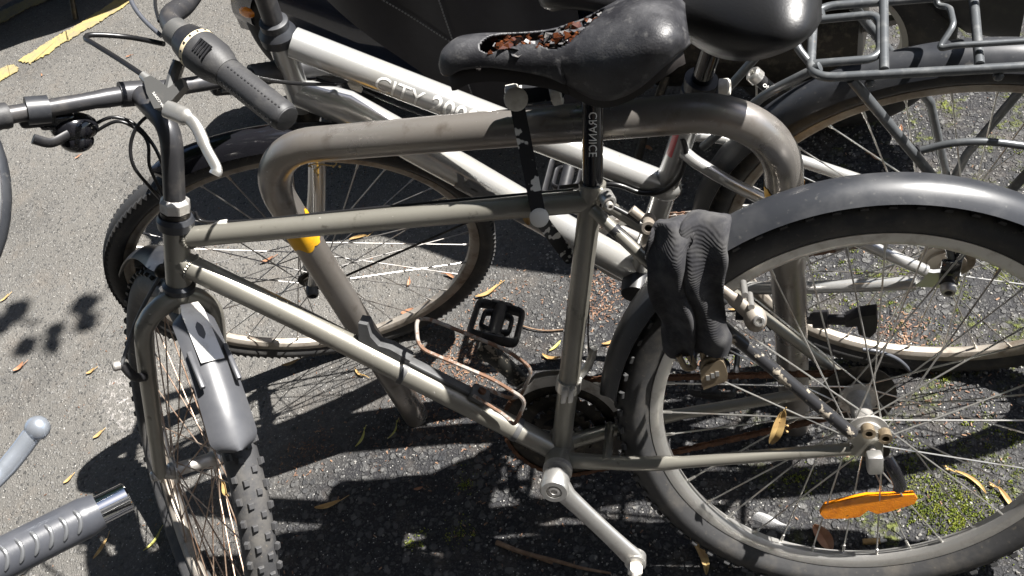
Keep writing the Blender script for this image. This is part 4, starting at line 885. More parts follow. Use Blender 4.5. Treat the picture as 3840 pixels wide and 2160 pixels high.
# seat clamp, post, saddle
b = MB(); b.turn([(-.020, .0176), (-.020, .0225), (-.006, .0225), (-.004, .0205), (.004, .0205), (.006, .0225), (.014, .0225), (.014, .015)], STT, sd2, 24); b.build('seat_collar', 'plastic', bs2, 30)
bolt(bs2, STT + B2.d * .028 - B2.u * .004, B2.d, .012, .012, 'white', 'seat_bolt')
PT2 = STT + sd2 * .165; b = MB(); b.tube([STT - sd2 * .05, PT2], .0137, 18); b.build('seat_post', 'gloss', bs2)
def sf2(x, y, z): return B2(-.495, .892) + B2.d * x + B2.w * (y + .024) + B2.u * (z - x * .07)
sd2o = saddle(bs2, sf2, None, .325, .235, .068, name='saddle', m='blackseat', nosew=.024)
text_flat('saddle_lettering', 'RACER', .022, B2(-.485, .868, .004), B2.d, -B2.w, sd2o, 'greyplastic')
b = MB(); b.box(PT2, B2.d * .022, B2.w * .022, B2.u * .012, .004); b.build('saddle_clamp', 'grease', bs2)
# crankset, chain, kickstand
cr0 = B2(-.474, .262, -.05)
ring_ = ring
b = MB(); b.lathe([(.070, -.052), (.092, -.052), (.092, -.050), (.070, -.050)], B2(-.474, .262, 0), B2.w, B2.d, B2.u, 64); b.lathe([(.097, -.046), (.104, -.046), (.104, -.044), (.097, -.044)], B2(-.474, .262, 0), B2.w, B2.d, B2.u, 64); b.build('chainring', 'dullalu', bs2, 30)
links(loop((-.474, .262), .088, (0, .35), .036, -.050, B2), 'rustwire', root=bs2, N=B2.w)
for s, an in ((-1, 2.5), (1, 2.5 + pi)):
    dd = B2.d * math.cos(an) + B2.u * math.sin(an); A = BB2 + B2.w * s * .066; E = A + dd * .165 + B2.w * s * .012
    b = MB(); b.tube([A, A.lerp(E, .5), E], [.015, .0115, .012], 12, flat=(.7, 1), ref=B2.w); b.build('crank_arm', 'dullalu', bs2); pedal(E + B2.w * s * .055, B2.w * s, B2.d, B2.u).build('pedal', 'plastic', bs2, 45)
b = MB(); b.turn([(-.050, .012), (-.048, .023), (-.036, .025), (.036, .025), (.048, .023), (.050, .012)], BB2, B2.w, 24); b.build('bottom_bracket_cover', 'plastic', bs2, 30)
k0, k1, k2 = B2.px(2760, 1180, .07), B2.px(3050, 1196, .075), B2.px(3175, 1200, .078)
b = MB(); b.tube([k0, k1], .010, 12, flat=(1, .6), ref=B2.w); b.tube([k1, k1.lerp(k2, .45)], [.015, .015], 8); b.tube([k1.lerp(k2, .4), k2], .0085, 10); b.plate([B2.px(x, y, .08) for x, y in ((3170, 1190), (3220, 1168), (3288, 1160), (3292, 1190), (3285, 1225), (3262, 1248), (3222, 1235), (3215, 1205), (3170, 1208))], B2.w, .02); b.build('kickstand', 'plastic', bs2, 35)
cab(bs2, [B2.px(3235, 1310, .02), B2.px(3300, 1320, .02), B2.px(3370, 1350, .02), B2.px(3420, 1400, .02), B2.px(3440, 1435, .02)], .0035, 'greycable', 'gear_cable')
# hub gear shell details on the rear wheel are the wide flange hub; brake cable adjuster above
A, Bq = B2.px(2838, 290, .03), B2.px(2905, 350, .03); b = MB(); b.tube([A, Bq], .008, 12); b.build('brake_noodle', 'plastic', bs2); bolt(bs2, A, (A - Bq), .0105, .010, 'alu'); text_flat('brake_lettering', 'os', .010, B2.px(2858, 322, .040), ex_ * .85 - ey_ * .5, ey_ * .85 + ex_ * .5, bs2, 'pale')
cab(bs2, [A, A - B2.u * .03 - B2.d * .002], .0014, 'alu', 'brake_cable')
# luggage carrier
cv = .74; cr_ = 0.0056
car = MB(); car.tube(fillet([B2(.30, cv, .065), B2(-.183, cv, .065), B2(-.183, cv, -.065), B2(.30, cv, -.065)], .028, 8), cr_, 12)
cobj = car.build('luggage_carrier', 'carrier', bs2)
def ct(pts, r=cr_, f=0, name='carrier_bar'):
    b = MB(); b.tube(fillet(pts, f, 7) if f else [V(p) for p in pts], r, 10); return b.build(name, 'carrier', cobj)
for u_ in (-.102, -.004, .10, .20): ct([B2(u_, cv + .004, .062), B2(u_, cv + .004, -.062)], .0055)
ct([B2(-.180, cv, .040), B2(-.106, cv + .002, .040), B2(-.106, cv + .002, -.040), B2(-.180, cv, -.040)], .0052, .02)
ct([B2(-.183, cv, -.045), B2(-.205, cv + .016, -.030), B2(-.200, cv + .01, .020), B2(-.183, cv - .002, .038)], .005, .012)
ct([B2(-.046, .768, -.036), B2(-.046, .758, -.028), B2(-.032, .760, -.020), B2(-.030, .765, .018), B2(-.046, .752, .042), B2(-.030, .758, .044), B2(.02, .757, .043), B2(.28, .757, .043)], .0036, .008, 'spring_clamp')
ct([B2(-.046, .768, -.036), B2(-.02, .765, -.043), B2(.02, .757, -.043), B2(.28, .757, -.043)], .0036, .008, 'spring_clamp')
for s in (1, -1):
    lo = B2(.004, .385, s * .073)
    ct([B2(-.137, cv - .004, s * .066), B2(-.036, .566, s * .068), lo], .0062); ct([B2(.135, cv - .004, s * .066), B2(.02, .46, s * .072), lo], .0062)
    ct([B2(-.054, .615, s * .067), B2(-.02, .628, s * .067), B2(.02, .628, s * .067), B2(.082, .612, s * .067)], .0048, .02)
    ct([B2(-.172, cv + .004, s * .05), B2(-.235, .706, s * .05), B2(-.325, .60, s * .035)], .0060, .02)
b = MB(); b.box(B2(.04, cv - .085, 0), B2.d * .02, B2.w * .03, B2.u * .002); 
for u_ in (-.137, -.004):
    q = MB(); q.ball(B2(u_ + .02, cv - .010, .067), B2.d * .006, B2.u * .006, B2.w * .005, 8, 6); q.build('carrier_foot', 'carrier', cobj)

# ------------------------------------------------------------------ locks
fl_ = empty('folding_lock', ony(1930, 385, -.03), 'black and white folding lock wrapped round the hoop and the taupe top tube', 'lock')
PT = ony(1935, 372, -.034); PBt = B1.px(2022, 815, .022); PC = B1.px(2135, 965, -.03); PD = ony(2092, 350, .02); PE = ony(1905, 368, .014)
def link(a, c, nrm, wd, th, m, name):
    t = (c - a).normalized(); s = nrm.cross(t).normalized(); n2 = t.cross(s); pts = []
    for k in range(9): an = -pi / 2 + pi * k / 8; pts.append(c + t * math.cos(an) * wd + s * math.sin(an) * wd)
    for k in range(9): an = pi / 2 + pi * k / 8; pts.append(a + t * math.cos(an) * wd + s * math.sin(an) * wd)
    b = MB(); b.plate(pts, n2, th); return b.build(name, m, fl_, 30)
l1 = link(PT, PBt, (CAM - PT), .0088, .006, 'lockpaint', 'lock_bar'); l2 = link(PBt + (CAM - PBt).normalized() * -.007, PC, (CAM - PC), .0088, .006, 'lockpaint', 'lock_bar'); PE, PD = ony(1925, 362, -.012), ony(2085, 345, .004); l3 = link(PE, PD, Z - Y * .8, .0115, .012, 'lockpaint', 'lock_bar')
vw = (CAM - PT).normalized()
for A, ax, r, h in ((PT, vw, .0145, .016), (PBt, vw, .0120, .014), (PD, (X + Y * .2).normalized(), .0165, .014), (PE, (X + Y * .2).normalized(), .0155, .016)):
    b = MB(); b.turn([(-h * .5, r * .8), (-h * .4, r), (h * .4, r), (h * .5, r * .85), (h * .5, 0)], A, ax, 22); b.build('hinge_cover', 'white', fl_, 40)
cl_ = empty('chain_lock', B1(-.2, .47, .07), 'chain lock in a ribbed black fabric sleeve hanging over the rear wheel', 'lock')
def sleeve(keys, seed):
    """keys: px, py, w, half width"""
    pts = spline([B1.px(x, y, w) for x, y, w, _ in keys], 26); n = len(pts); rnd = random.Random(seed); rs = []
    for i in range(n):
        t = i / (n - 1) * (len(keys) - 1); k = min(int(t), len(keys) - 2); f = t - k; r = keys[k][3] * (1 - f) + keys[k + 1][3] * f
        rs.append(r * (1 + .03 * math.sin(i * .10 + seed) + .015 * math.sin(i * .23 + 2 * seed)) * 1.0)
    b = MB(); b.tube(pts, rs, 24, flat=(1.1, .42), ref=B1.d)
    for i in range(len(b.v)):
        a = i % 24; k = i // 24; ca = 2 * pi * a / 24; b.v[i] += B1.w * (.0055 * math.sin(k * .034 + ca * 3 + seed) + .0032 * math.sin(k * .085 - ca * 2 + 2 * seed)) + B1.d * (.0022 * math.sin(k * .05 + ca * 2 + seed) + .0012 * math.sin(k * .13 + seed))
    return b.build('fabric_sleeve', 'fabric', cl_, 80)
sleeve([(2530, 835, .040, .021), (2528, 850, .062, .0235), (2515, 900, .070, .0235), (2505, 990, .074, .0245), (2500, 1080, .074, .0240), (2530, 1180, .070, .0225), (2545, 1270, .066, .0215), (2545, 1330, .060, .0170)], 2)
sleeve([(2645, 818, .042, .024), (2642, 840, .066, .0265), (2632, 900, .076, .0265), (2628, 990, .080, .0265), (2625, 1080, .080, .0265), (2645, 1180, .078, .0255), (2660, 1260, .074, .0245), (2665, 1318, .070, .0205)], 5)
for p, q in (((2655, 1315), (2668, 1375)), ((2565, 1330), (2590, 1380))):
    A, Cc = B1.px(p[0], p[1], .07), B1.px(q[0], q[1], .07); b = MB(); b.tube(fillet([A - B1.d * .007, Cc - B1.d * .007 , Cc + B1.d * .006, A + B1.d * .006], .006, 4), .0042, 8); b.build('chain_link', 'brass', cl_)
pl = [(2625, 1385), (2640, 1365), (2700, 1340), (2712, 1350), (2722, 1372), (2728, 1400), (2726, 1418), (2638, 1452), (2630, 1425)]
b = MB(); b.plate([B1.px(x, y, .075) for x, y in pl], B1.w + B1.u * .2, .016); pk = b.build('padlock', 'brass', cl_, 20)
b = MB(); b.tube(fillet([B1.px(2638, 1392, .075), B1.px(2640, 1352, .075), B1.px(2676, 1342, .075), B1.px(2690, 1360, .075)], .012), .0040, 8); b.build('shackle', 'brass', pk)
for x, y in ((2655, 1416), (2673, 1408), (2690, 1401)):
    q = MB(); q.box(B1.px(x, y, .083), B1.d * .0022, B1.u * .0035, B1.w * .0012); q.build('dial', 'alu', pk, 0)

# ------------------------------------------------------------------ motor scooter parked behind
S0 = V((-.46, 1.05, 0)); Sd = V((1, -.20, 0)).normalized(); Sn = V((-Sd.y, Sd.x, 0)) * -1; Sn = Sn if Sn.y < 0 else -Sn
mo = empty('motor_scooter', S0 + Sd * .65, 'dark navy motor scooter with black nylon leg cover parked behind the silver bike', 'scooter')
def S(x, y, z): return S0 + Sd * x + Sn * y + Z * z
for nm, x0 in (('front_wheel', 0.0), ('rear_wheel', 1.30)):
    w = empty(nm, S(x0, 0, .235), parent=mo); C = S(x0, 0, .235)
    pr = [(.15, -.042), (.165, -.048)] + [(.185 + .05 * math.sin(math.radians(a)), -.052 * math.cos(math.radians(a))) for a in range(0, 181, 20)] + [(.165, .048), (.15, .042), (.146, 0)]
    b = MB(); b.lathe(pr, C, Sn, Sd, Z, 64); b.build('tyre', 'rubber', w, 50)
    b = MB(); b.lathe([(.152, -.040), (.150, .040), (.138, .040), (.132, .02), (.132, -.02), (.138, -.040)], C, Sn, Sd, Z, 64); b.build('rim', 'darkspoke', w, 40)
    for i in range(5):
        t = 2 * pi * i / 5 + .3; dd = Sd * math.cos(t) + Z * math.sin(t); b = MB(); b.tube([C + dd * .03, C + dd * .142], [.020, .013], 8, flat=(1, .6), ref=Sn); b.build('wheel_spoke', 'darkspoke', w)
    b = MB(); b.turn([(-.07, .02), (-.05, .036), (.05, .036), (.07, .02)], C, Sn, 20); b.build('hub', 'grease', w, 40)
    if x0 == 0:
        b = MB()
        for i in range(24):
            t = 2 * pi * i / 24; t2 = t + 2 * pi / 24 * .62
            b.lathe([(.070, .060), (.105, .060), (.105, .064), (.070, .064)], C, Sn, Sd, Z, 3, t, t2)
        b.lathe([(.102, .0602), (.108, .0602), (.108, .0638), (.102, .0638)], C, Sn, Sd, Z, 48); b.build('brake_disc', 'alu', w, 30)
        b = MB(); b.box(C + Sd * .09 + Z * .05 + Sn * .062, Sd * .028, Z * .034, Sn * .022, .008); b.build('brake_caliper', 'grease', w)
b = MB(); rows = []
for i in range(25):
    t = math.radians(15 + 160 * i / 24); dd = Sd * math.cos(t) + Z * math.sin(t); wd = .075 * (1 - .25 * (i / 24)) * (1 if 2 < i < 23 else .8)
    rows.append([S(0, 0, .235) + dd * (.262 - (.03 + .05 * (abs(q) > .7)) * abs(q) ** 2.5) + Sn * wd * q for q in [-1 + j / 6 for j in range(13)]])
b.sheet(rows, .004); b.build('front_mudguard', 'navy', mo, 50)
for s in (-1, 1):
    b = MB(); b.tube([S(-.005, s * .075, .235), S(.09, s * .075, .50), S(.18, s * .06, .72)], [.020, .024, .026], 12); b.build('fork_leg', 'grease', mo)
    b = MB(); b.ball(S(-.15, s * .078, .34), Sd * .025, Z * .018, Sn * .006, 10, 6); b.build('side_reflector', 'orange', mo)
def hull(name, stations, m, root=mo, n=20, pw=.7):
    """loft of rounded sections: (x, half width, z bottom, z top)"""
    rows = []
    for x, hw, z0, z1 in stations:
        row = []
        for k in range(n + 1):
            a = 2 * pi * k / n; cx = math.copysign(abs(math.cos(a)) ** pw, math.cos(a)); sz = math.copysign(abs(math.sin(a)) ** pw, math.sin(a))
            row.append(S(x, hw * cx, (z0 + z1) / 2 + (z1 - z0) / 2 * sz))
        rows.append(row)
    b = MB(); b.sheet(rows); k = n + 1; b.f.append(tuple(range(k))); b.f.append(tuple(range((len(rows) - 1) * k, len(rows) * k))[::-1]); return b.build(name, m, root, 45)
hull('leg_shield', [(.09, .05, .66, .80), (.13, .13, .52, .88), (.19, .19, .36, .93), (.26, .20, .30, .93), (.32, .18, .28, .90)], 'navy')
hull('floor_board', [(.18, .16, .20, .33), (.40, .19, .20, .32), (.70, .19, .21, .33), (.85, .17, .24, .40)], 'navy')
hull('rear_body', [(.66, .10, .28, .70), (.78, .19, .28, .76), (1.0, .21, .34, .78), (1.3, .19, .48, .80), (1.55, .14, .60, .80), (1.68, .06, .68, .78)], 'navy')
hull('seat', [(.62, .08, .74, .80), (.70, .13, .74, .84), (.95, .16, .76, .86), (1.10, .17, .77, .92), (1.4, .16, .79, .94), (1.52, .08, .82, .90)], 'blackseat')
hull('engine', [(.75, .08, .16, .34), (.95, .13, .14, .38), (1.2, .13, .15, .36), (1.36, .08, .18, .32)], 'grease')
b = MB(); b.tube([S(.85, -.16, .20), S(1.1, -.18, .22), S(1.5, -.19, .32)], [.03, .05, .055], 14); b.build('exhaust', 'grease', mo)
hull('rear_mudguard', [(1.42, .05, .36, .50), (1.55, .07, .26, .52), (1.64, .06, .24, .44)], 'plastic')
b = MB(); b.tube(spline([S(.36, -.27, .99), S(.29, -.16, 1.01), S(.26, 0, .98), S(.29, .16, 1.01), S(.36, .27, .99)], 6), .013, 10); b.build('handlebar', 'grease', mo)
hull('headlamp_cowl', [(.14, .05, .90, .97), (.19, .11, .87, 1.03), (.28, .11, .88, 1.05), (.34, .05, .93, 1.01)], 'navy')
for s in (-1, 1):
    b = MB(); b.tube([S(.325, s * .20, 1.005), S(.365, s * .29, .99)], .017, 12); b.build('grip', 'grip', mo)
b = MB(); b.ball(S(1.66, 0, .73), Sd * .03, Sn * .08, Z * .03, 14, 9); b.build('tail_lamp', 'tailred', mo)
b = MB(); b.tube([S(.98, .13, .22), S(.93, .20, .10), S(.90, .235, .008)], [.010, .009, .012], 10); b.build('side_stand', 'grease', mo)
# leg cover: nylon draped from the leg shield over the foot space
def cover(x, q):
    hw = .27 - .03 * abs(x - .4); z1 = .93 - .22 * max(0, x - .1); zb = .62 - .48 * max(0, min(1, (x - .20) / .42)); a = q * pi / 2
    y = hw * math.copysign(min(1, abs(math.sin(a)) ** .55), q); z = zb + (z1 - zb) * (math.cos(a) ** .6 if abs(q) < 1 else 0)
    wv = .008 * math.sin(x * 31 + 3 * q) + .006 * math.sin(x * 17 - 5 * q); return S(x, y + wv * (1 if q > 0 else -1), z + wv)
b = MB(); b.sheet([[cover(.16 + .70 * i / 40, -1 + j / 14) for j in range(29)] for i in range(41)], .004); ap = b.build('leg_cover', 'apron', mo, 60)
def seam(pts, name):
    q = MB()
    for i in range(len(pts) - 1):
        a, c = pts[i], pts[i + 1]; n = int((c - a).length / .0065)
        for k in range(max(1, n)):
            p = a.lerp(c, k / max(1, n)); t = (c - a).normalized(); q.box(p, t * .0022, Sn * .0012, t.cross(Sn) * .0012)
    q.build(name, 'zip', ap, 0, kind='stuff')
seam([cover(.16 + .70 * i / 20, .90) + Sn * .006 for i in range(21)], 'stitching'); seam([cover(.58, .99 - .035 * i) + Sn * .008 for i in range(9)], 'stitching'); seam([cover(.70, .45 - .05 * i) + Z * .008 for i in range(10)], 'zip_teeth')
hull('under_apron_panel', [(.05, .20, .30, .60), (.3, .235, .22, .52), (.6, .235, .20, .45), (.8, .21, .22, .42)], 'navy')

# a second scooter stands off to the upper left; only its shadow and side stand reach into view
def copy_tree(o, parent=None, **kw):
    c = o.copy(); sc.collection.objects.link(c); c.parent = parent
    for ch in [q for q in bpy.data.objects if q.parent == o]: copy_tree(ch, c)
    return c
mo2 = copy_tree(mo)
foot = onz(288, 78); ang2 = math.radians(-158)
R2 = M.Rotation(math.radians(24), 4, 'Z')
loc_stand = R2 @ (S(.90, .235, 0) - (S0 + Sd * .65))
mo2.rotation_euler = (0, 0, math.radians(24)); mo2.location = foot - loc_stand
tag(mo2, 'scooter whose side stand and shadow reach the yellow road line at upper left', 'scooter')

# ------------------------------------------------------------------ bicycle at the near left: only its grip, lever and mirror are in view
c0 = empty('city_bicycle', (0.45, -.86, 0), 'bike with ridged black grip and chrome bar end at bottom left', 'bicycle')
E0g, A0g = dep(372, 1915, .78), dep(-60, 2130, .735); ga0 = (E0g - A0g).normalized(); vg = (CAM - E0g).normalized(); vg = (vg - ga0 * vg.dot(ga0)).normalized(); wg = vg.cross(ga0)
b = MB(); ng = 40; Gs = A0g - ga0 * .02
b.tube([Gs.lerp(E0g, i / ng) for i in range(ng + 1)], [.0178 + (0 if i < 37 else -.0006 * (i - 36)) for i in range(ng + 1)], 28); g0 = b.build('grip', 'softgrip', c0, 50)
for i in range(9):
    p = E0g - ga0 * (.016 + .0115 * i) + vg * 0; q = MB(); cu = []
    for k in range(9):
        an = -.55 + 1.1 * k / 8; dd = vg * math.cos(an) + wg * math.sin(an); cu.append(p + dd * .0182 - ga0 * (.012 * (an + .1) ** 2 - .006 * an))
    q.tube(cu, [.0008] + [.0018] * 7 + [.0008], 8); q.build('grip_ridge', 'softridge', g0)
b = MB(); b.turn([(-.004, .0130), (.024, .0130), (.0255, .0118), (.0255, .0095), (.020, .009), (.020, 0)], E0g, ga0, 28); b.build('bar_end', 'chrome', c0, 25)
lv0 = [dep(-260, 1900, .70), dep(-120, 1870, .72), dep(-20, 1800, .74), dep(60, 1710, .75), dep(120, 1630, .755)]
b = MB(); b.tube(spline(lv0, 8), [.008] * 20 + [.0085] * 13, 12, flat=(.7, 1), ref=CR.col[2]); b.ball(dep(140, 1605, .755), ex_ * .0105, ey_ * .0105, cz * .0085, 14, 10); b.build('brake_lever', 'bluealu', c0, 60)
yb = -.86
b = MB(); SB = V((-.12, yb, .98))
b.tube(spline([SB, SB + V((-.02, .09, .01)), SB + V((.02, .15, -.02)), Gs - ga0 * .06, Gs], 8), .0112, 14); b.tube(spline([SB, SB + V((-.02, -.09, .01)), SB + V((.02, -.15, -.02)), SB + V((.18, -.24, -.06))], 8), .0112, 14); b.build('handlebar', 'chrome', c0, 50)
b = MB(); b.box(lv0[0] - ga0 * 0, ex_ * .02, ey_ * .014, cz * .012, .006); b.tube([lv0[0], Gs - ga0 * .03], .008, 10); b.build('lever_body', 'plastic', c0)
mc = dep(-150, 745, .70); b = MB(); b.ball(mc, ex_ * .0395, ey_ * .072, cz * .014, 28, 16); b.build('mirror_housing', 'guard', c0, 60)
b = MB(); b.ball(mc + cz * .006, ex_ * .0365, ey_ * .068, cz * .0095, 28, 16); b.build('mirror_glass', 'mirrorglass', c0, 60)
b = MB(); b.tube(spline([mc - ey_ * .06, mc - ey_ * .11 - ex_ * .02, Gs.lerp(E0g, .0) - ga0 * .05], 6), .005, 8); b.build('mirror_stalk', 'gloss', c0)
hb_, sb_, ra, fa_ = V((-.02, yb, .62)), V((.47, yb, .80)), V((.92, yb, .345)), V((-.16, yb, .345)); bb0 = V((.42, yb, .28)); ht0 = V((-.045, yb, .80))
b = MB(); b.tube([hb_, ht0], .018, 14); b.tube([ht0 - Z * .03, V((.45, yb, .52))], .017, 14); b.tube([hb_ + Z * .02, bb0], .02, 14); b.tube([bb0, sb_], .016, 14)
for s in (-1, 1):
    b.tube([bb0 + Y * s * .02, ra + Y * s * .06], .01, 10); b.tube([sb_ - Z * .08 + Y * s * .015, ra + Y * s * .06], .008, 10)
b.build('frame', 'navy', c0, 40)
b = MB(); b.tube([ht0, SB], .0135, 14); b.build('stem', 'barblack', c0)
b = MB()
for s in (-1, 1): b.tube(spline([hb_ - Z * .01, hb_ + V((-.01, s * .04, -.04)), fa_ + Y * s * .05], 6), .011, 10)
b.build('fork', 'navy', c0)
for nm, C in (('front_wheel', fa_), ('rear_wheel', ra)): wheel(c0, nm, C, -Y, X, Z, rim=.317, depth=.017, tyre=.345, tyw=.019, n=28)
b = MB(); b.tube([sb_ - Z * .1, sb_ + V((.03, 0, .10))], .0135, 12); b.build('seat_post', 'gloss', c0)
saddle(c0, lambda x, y, z: V((.36 + x, yb - y, .935 + z)), None, .27, .19, .06, m='blackseat')
for s, an in ((-1, .8), (1, .8 + pi)):
    A = bb0 + Y * s * .06; E = A + V((math.cos(an), s * .05, math.sin(an))) * .165; b = MB(); b.tube([A, E], .011, 10); b.build('crank_arm', 'dullalu', c0); pedal(E + Y * s * .055, Y * s, X, Z).build('pedal', 'plastic', c0, 45)

# ------------------------------------------------------------------ litter
def leaf(name, x, y, L, wd, ang, m, label, curl=.15, z=.003, stalk=True, cat='leaf', bend=.25, frame=None, group=None, seeds=0):
    """lime bract or leaf; x,y photograph pixel of its middle on the ground; ang in ground plane"""
    C = frame if frame is not None else onz(x, y, z); o_ = []
    u = V((math.cos(ang), math.sin(ang), 0)); v_ = V((-u.y, u.x, 0)); rows = []; n = 12
    for i in range(n + 1):
        t = i / n; hw = wd / 2 * math.sin(pi * min(1, t * .97 + .02)) ** .6; row = []
        off = v_ * (bend * L * (t - .5) ** 2)
        for j in range(5):
            q = -1 + j / 2; row.append(C + u * L * (t - .5) + off + v_ * hw * q + Z * (curl * L * (t - .4) ** 2 + abs(q) * wd * .22 + .001))
        rows.append(row)
    b = MB(); b.sheet(rows, .0005)
    if stalk: b.tube(spline([C + u * L * .2, C + u * L * .5 + v_ * bend * L * .25 + Z * .002, C + u * L * .85 + v_ * L * .2 + Z * .001], 4), .0007, 5)
    o = b.build(name, m, loc=C)
    for k in range(seeds):
        q = MB(); p = C + u * L * (.62 + .08 * k) + v_ * L * (.18 + .05 * (k % 2)) + Z * .002; q.tube([C + u * L * .5 + v_ * bend * L * .25 + Z * .002, p], .0005, 4); q.ball(p, X * .0022, Y * .0022, Z * .0022, 6, 4); LOC[o.name] = C; q.build('seed', m, o)
    tag(o, label, cat, group); return o
GL = 'dry lime bracts scattered on the asphalt'
leaf('lime_bract', 1230, 1898, .052, .011, .35, 'leaf', 'long tan bract lying alone in the dark shadow left of the silver crank', .05, cat='bract')
leaf('lime_bract', 1570, 1834, .018, .006, .3, 'leafbrown', 'small brown bract in the deep shadow under the taupe down tube', .1, stalk=False, cat='bract')
leaf('lime_bract', 1358, 1648, .038, .006, 1.35, 'leafgreen', 'slender greenish bract with stalk in the stand shadow right of the front mudguard', .05, bend=.5, cat='bract', seeds=1)
leaf('lime_bract', 1480, 1620, .036, .004, 1.3, 'leafgreen', 'thin forked green stalk below the foot of the stand', .05, bend=.6, cat='bract', seeds=1)
leaf('lime_bract', 1345, 890, .045, .010, .2, 'leaf', 'yellow bract under the top tube inside the silver bike front wheel', .2, bend=-.4, cat='bract')
leaf('lime_bract', 1830, 1100, .055, .010, .6, 'leaf', 'pale yellow forked bract behind the black pedal', .2, bend=.4, cat='bract', seeds=2)
leaf('lime_bract', 1690, 1035, .030, .007, 2.6, 'leafbrown', 'orange brown bract beside the tyre inside the silver bike front wheel', .4, cat='bract')
leaf('lime_bract', 1535, 1062, .022, .008, 1.6, 'leafbrown', 'small orange bract crossed by spokes inside the silver front wheel', .2, cat='bract')
leaf('lime_bract', 1530, 1172, .030, .014, .4, 'leafbrown', 'rounded orange leaf scrap resting against the silver front rim', .2, stalk=False)
leaf('lime_bract', 1003, 978, .034, .009, .5, 'leafbrown', 'orange bract in the round shadow by the silver front hub', .3, cat='bract')
leaf('lime_bract', 75, 1380, .030, .013, .9, 'leafbrown', 'curled orange leaf on open asphalt at far left', .5)
leaf('lime_bract', 342, 1395, .022, .008, .7, 'leaf', 'small tan leaf beside the whitish scrape', .4)
leaf('lime_bract', 370, 1632, .024, .009, .9, 'leaf', 'orange tan leaf just left of the front fork', .2)
leaf('lime_bract', 258, 1800, .022, .008, 1.0, 'leaf', 'tan leaf at the tip of the wheel shadow above the chrome bar end', .2)
leaf('lime_bract', 380, 2060, .044, .009, 1.35, 'leaf', 'tan bract with stalk under the ridged grip', .1, bend=.1, cat='bract')
leaf('lime_bract', 580, 2030, .05, .006, 1.2, 'leafgreen', 'curved yellow green bract between the bar end and the front wheel', .1, bend=.5, cat='bract')
leaf('lime_bract', 292, 590, .018, .006, .9, 'leafbrown', 'tiny orange leaf under the bell and shifter of the taupe bike', .4)
leaf('lime_bract', 483, 212, .020, .007, .3, 'leafbrown', 'tiny orange leaf inside the brake cable loop', .4)
leaf('lime_bract', 158, 282, .016, .005, 2.2, 'leafbrown', 'tiny orange leaf below the yellow road line', .3)
leaf('lime_bract', 15, 860, .016, .006, .8, 'leafbrown', 'tiny orange leaf at the left edge beside the mirror', .3)
leaf('lime_bract', 20, 1120, .028, .007, 1.0, 'leaf', 'pair-like yellow bract at the left edge above the leaf shadows', .3, cat='bract')
leaf('lime_bract', 2720, 1960, .035, .014, 2.0, 'leafbrown', 'dull red brown leaf in shadow behind the rear rim', .1)
leaf('lime_bract', 3090, 2020, .050, .024, 2.1, 'leafbrown', 'broad pinkish brown dead leaf at the foot of the rear wheel', .1, stalk=False)
leaf('lime_bract', 2640, 2090, .060, .013, 2.0, 'leaf', 'tan bract half hidden under the front of the rear tyre', .2, bend=.5, cat='bract')
leaf('lime_bract', 3650, 1800, .055, .006, 2.4, 'leaf', 'forked yellow stalk on the mossy patch right of the rear hub', .2, bend=.6, cat='bract', seeds=3)
leaf('lime_bract', 3775, 1870, .040, .008, 2.0, 'leaf', 'slim tan bract on moss near the right edge', .2, bend=.2, cat='bract', seeds=2)
leaf('lime_bract', 3280, 590, .028, .009, 2.2, 'leafbrown', 'orange bract behind the carrier strut', .3, cat='bract')
leaf('lime_bract', 3376, 490, .022, .008, 1.2, 'leafbrown', 'red brown leaf scrap below the rear carrier', .4)
leaf('lime_bract', 2290, 1285, .034, .007, .5, 'leaf', 'yellow forked bract in front of the lower mudguard tip', .2, bend=.5, cat='bract', seeds=1)
leaf('lime_bract', 2065, 1345, .04, .008, -.2, 'leaf', 'yellow bract at the foot of the taupe seat tube', .2, bend=.6, cat='bract')
leaf('lime_bract', 2085, 1300, .032, .006, .9, 'leafgreen', 'slender green bract left of the taupe seat tube', .1, stalk=False, cat='bract')
leaf('lime_bract', 2760, 1160, .03, .005, .3, 'leaf', 'pale stalk on the mossy ground behind the brake pad', .2, bend=.5, cat='bract')
leaf('lime_bract', 1090, 1365, .040, .009, .4, 'leaf', 'tan bract below the silver front tyre', .15, bend=.3, cat='bract')
leaf('lime_bract', 1345, 1402, .036, .005, -.6, 'leaf', 'curled pale bract on the spoke shadow', .3, bend=.6, cat='bract')
leaf('lime_bract', 2430, 555, .03, .010, 2.5, 'leafbrown', 'dark orange bract on shaded asphalt beside the silver seat tube', .1, cat='bract')
# a bract caught in the rear spokes, another behind the folding lock
def hung(x, y, fr, w, L, wd, dirv, label, m='leaf', seeds=0):
    C = fr.px(x, y, w); t = dirv.normalized(); s_ = fr.w.cross(t); rows = []
    for i in range(13):
        q = i / 12; hw = wd / 2 * math.sin(pi * min(1, q * .97 + .02)) ** .55; rows.append([C + t * L * (q - .5) + s_ * hw * k + fr.w * (.004 * math.sin(q * 5) + .003 * abs(k)) for k in (-1, -.5, 0, .5, 1)])
    b = MB(); b.sheet(rows, .0005); b.tube([C + t * L * .48, C + t * L * .62], .0008, 5); o = b.build('lime_bract', m, loc=C); LOC[o.name] = C
    for k in range(seeds):
        q = MB(); p = C + s_ * (-.012 - .003 * k) + t * (.006 - .010 * k); q.tube([C + t * .01, p], .0005, 4); q.ball(p, X * .002, Y * .002, Z * .002, 6, 4); q.build('seed', m, o)
    tag(o, label, 'bract')
hung(2915, 1602, B1, .030, .058, .016, B1.u + B1.d * .42, 'yellow bract with seeds caught in the rear spokes', seeds=2)
hung(1972, 790, B1, -.020, .040, .010, B1.u, 'brown bract tucked behind the folding lock at the top tube', 'leaf')
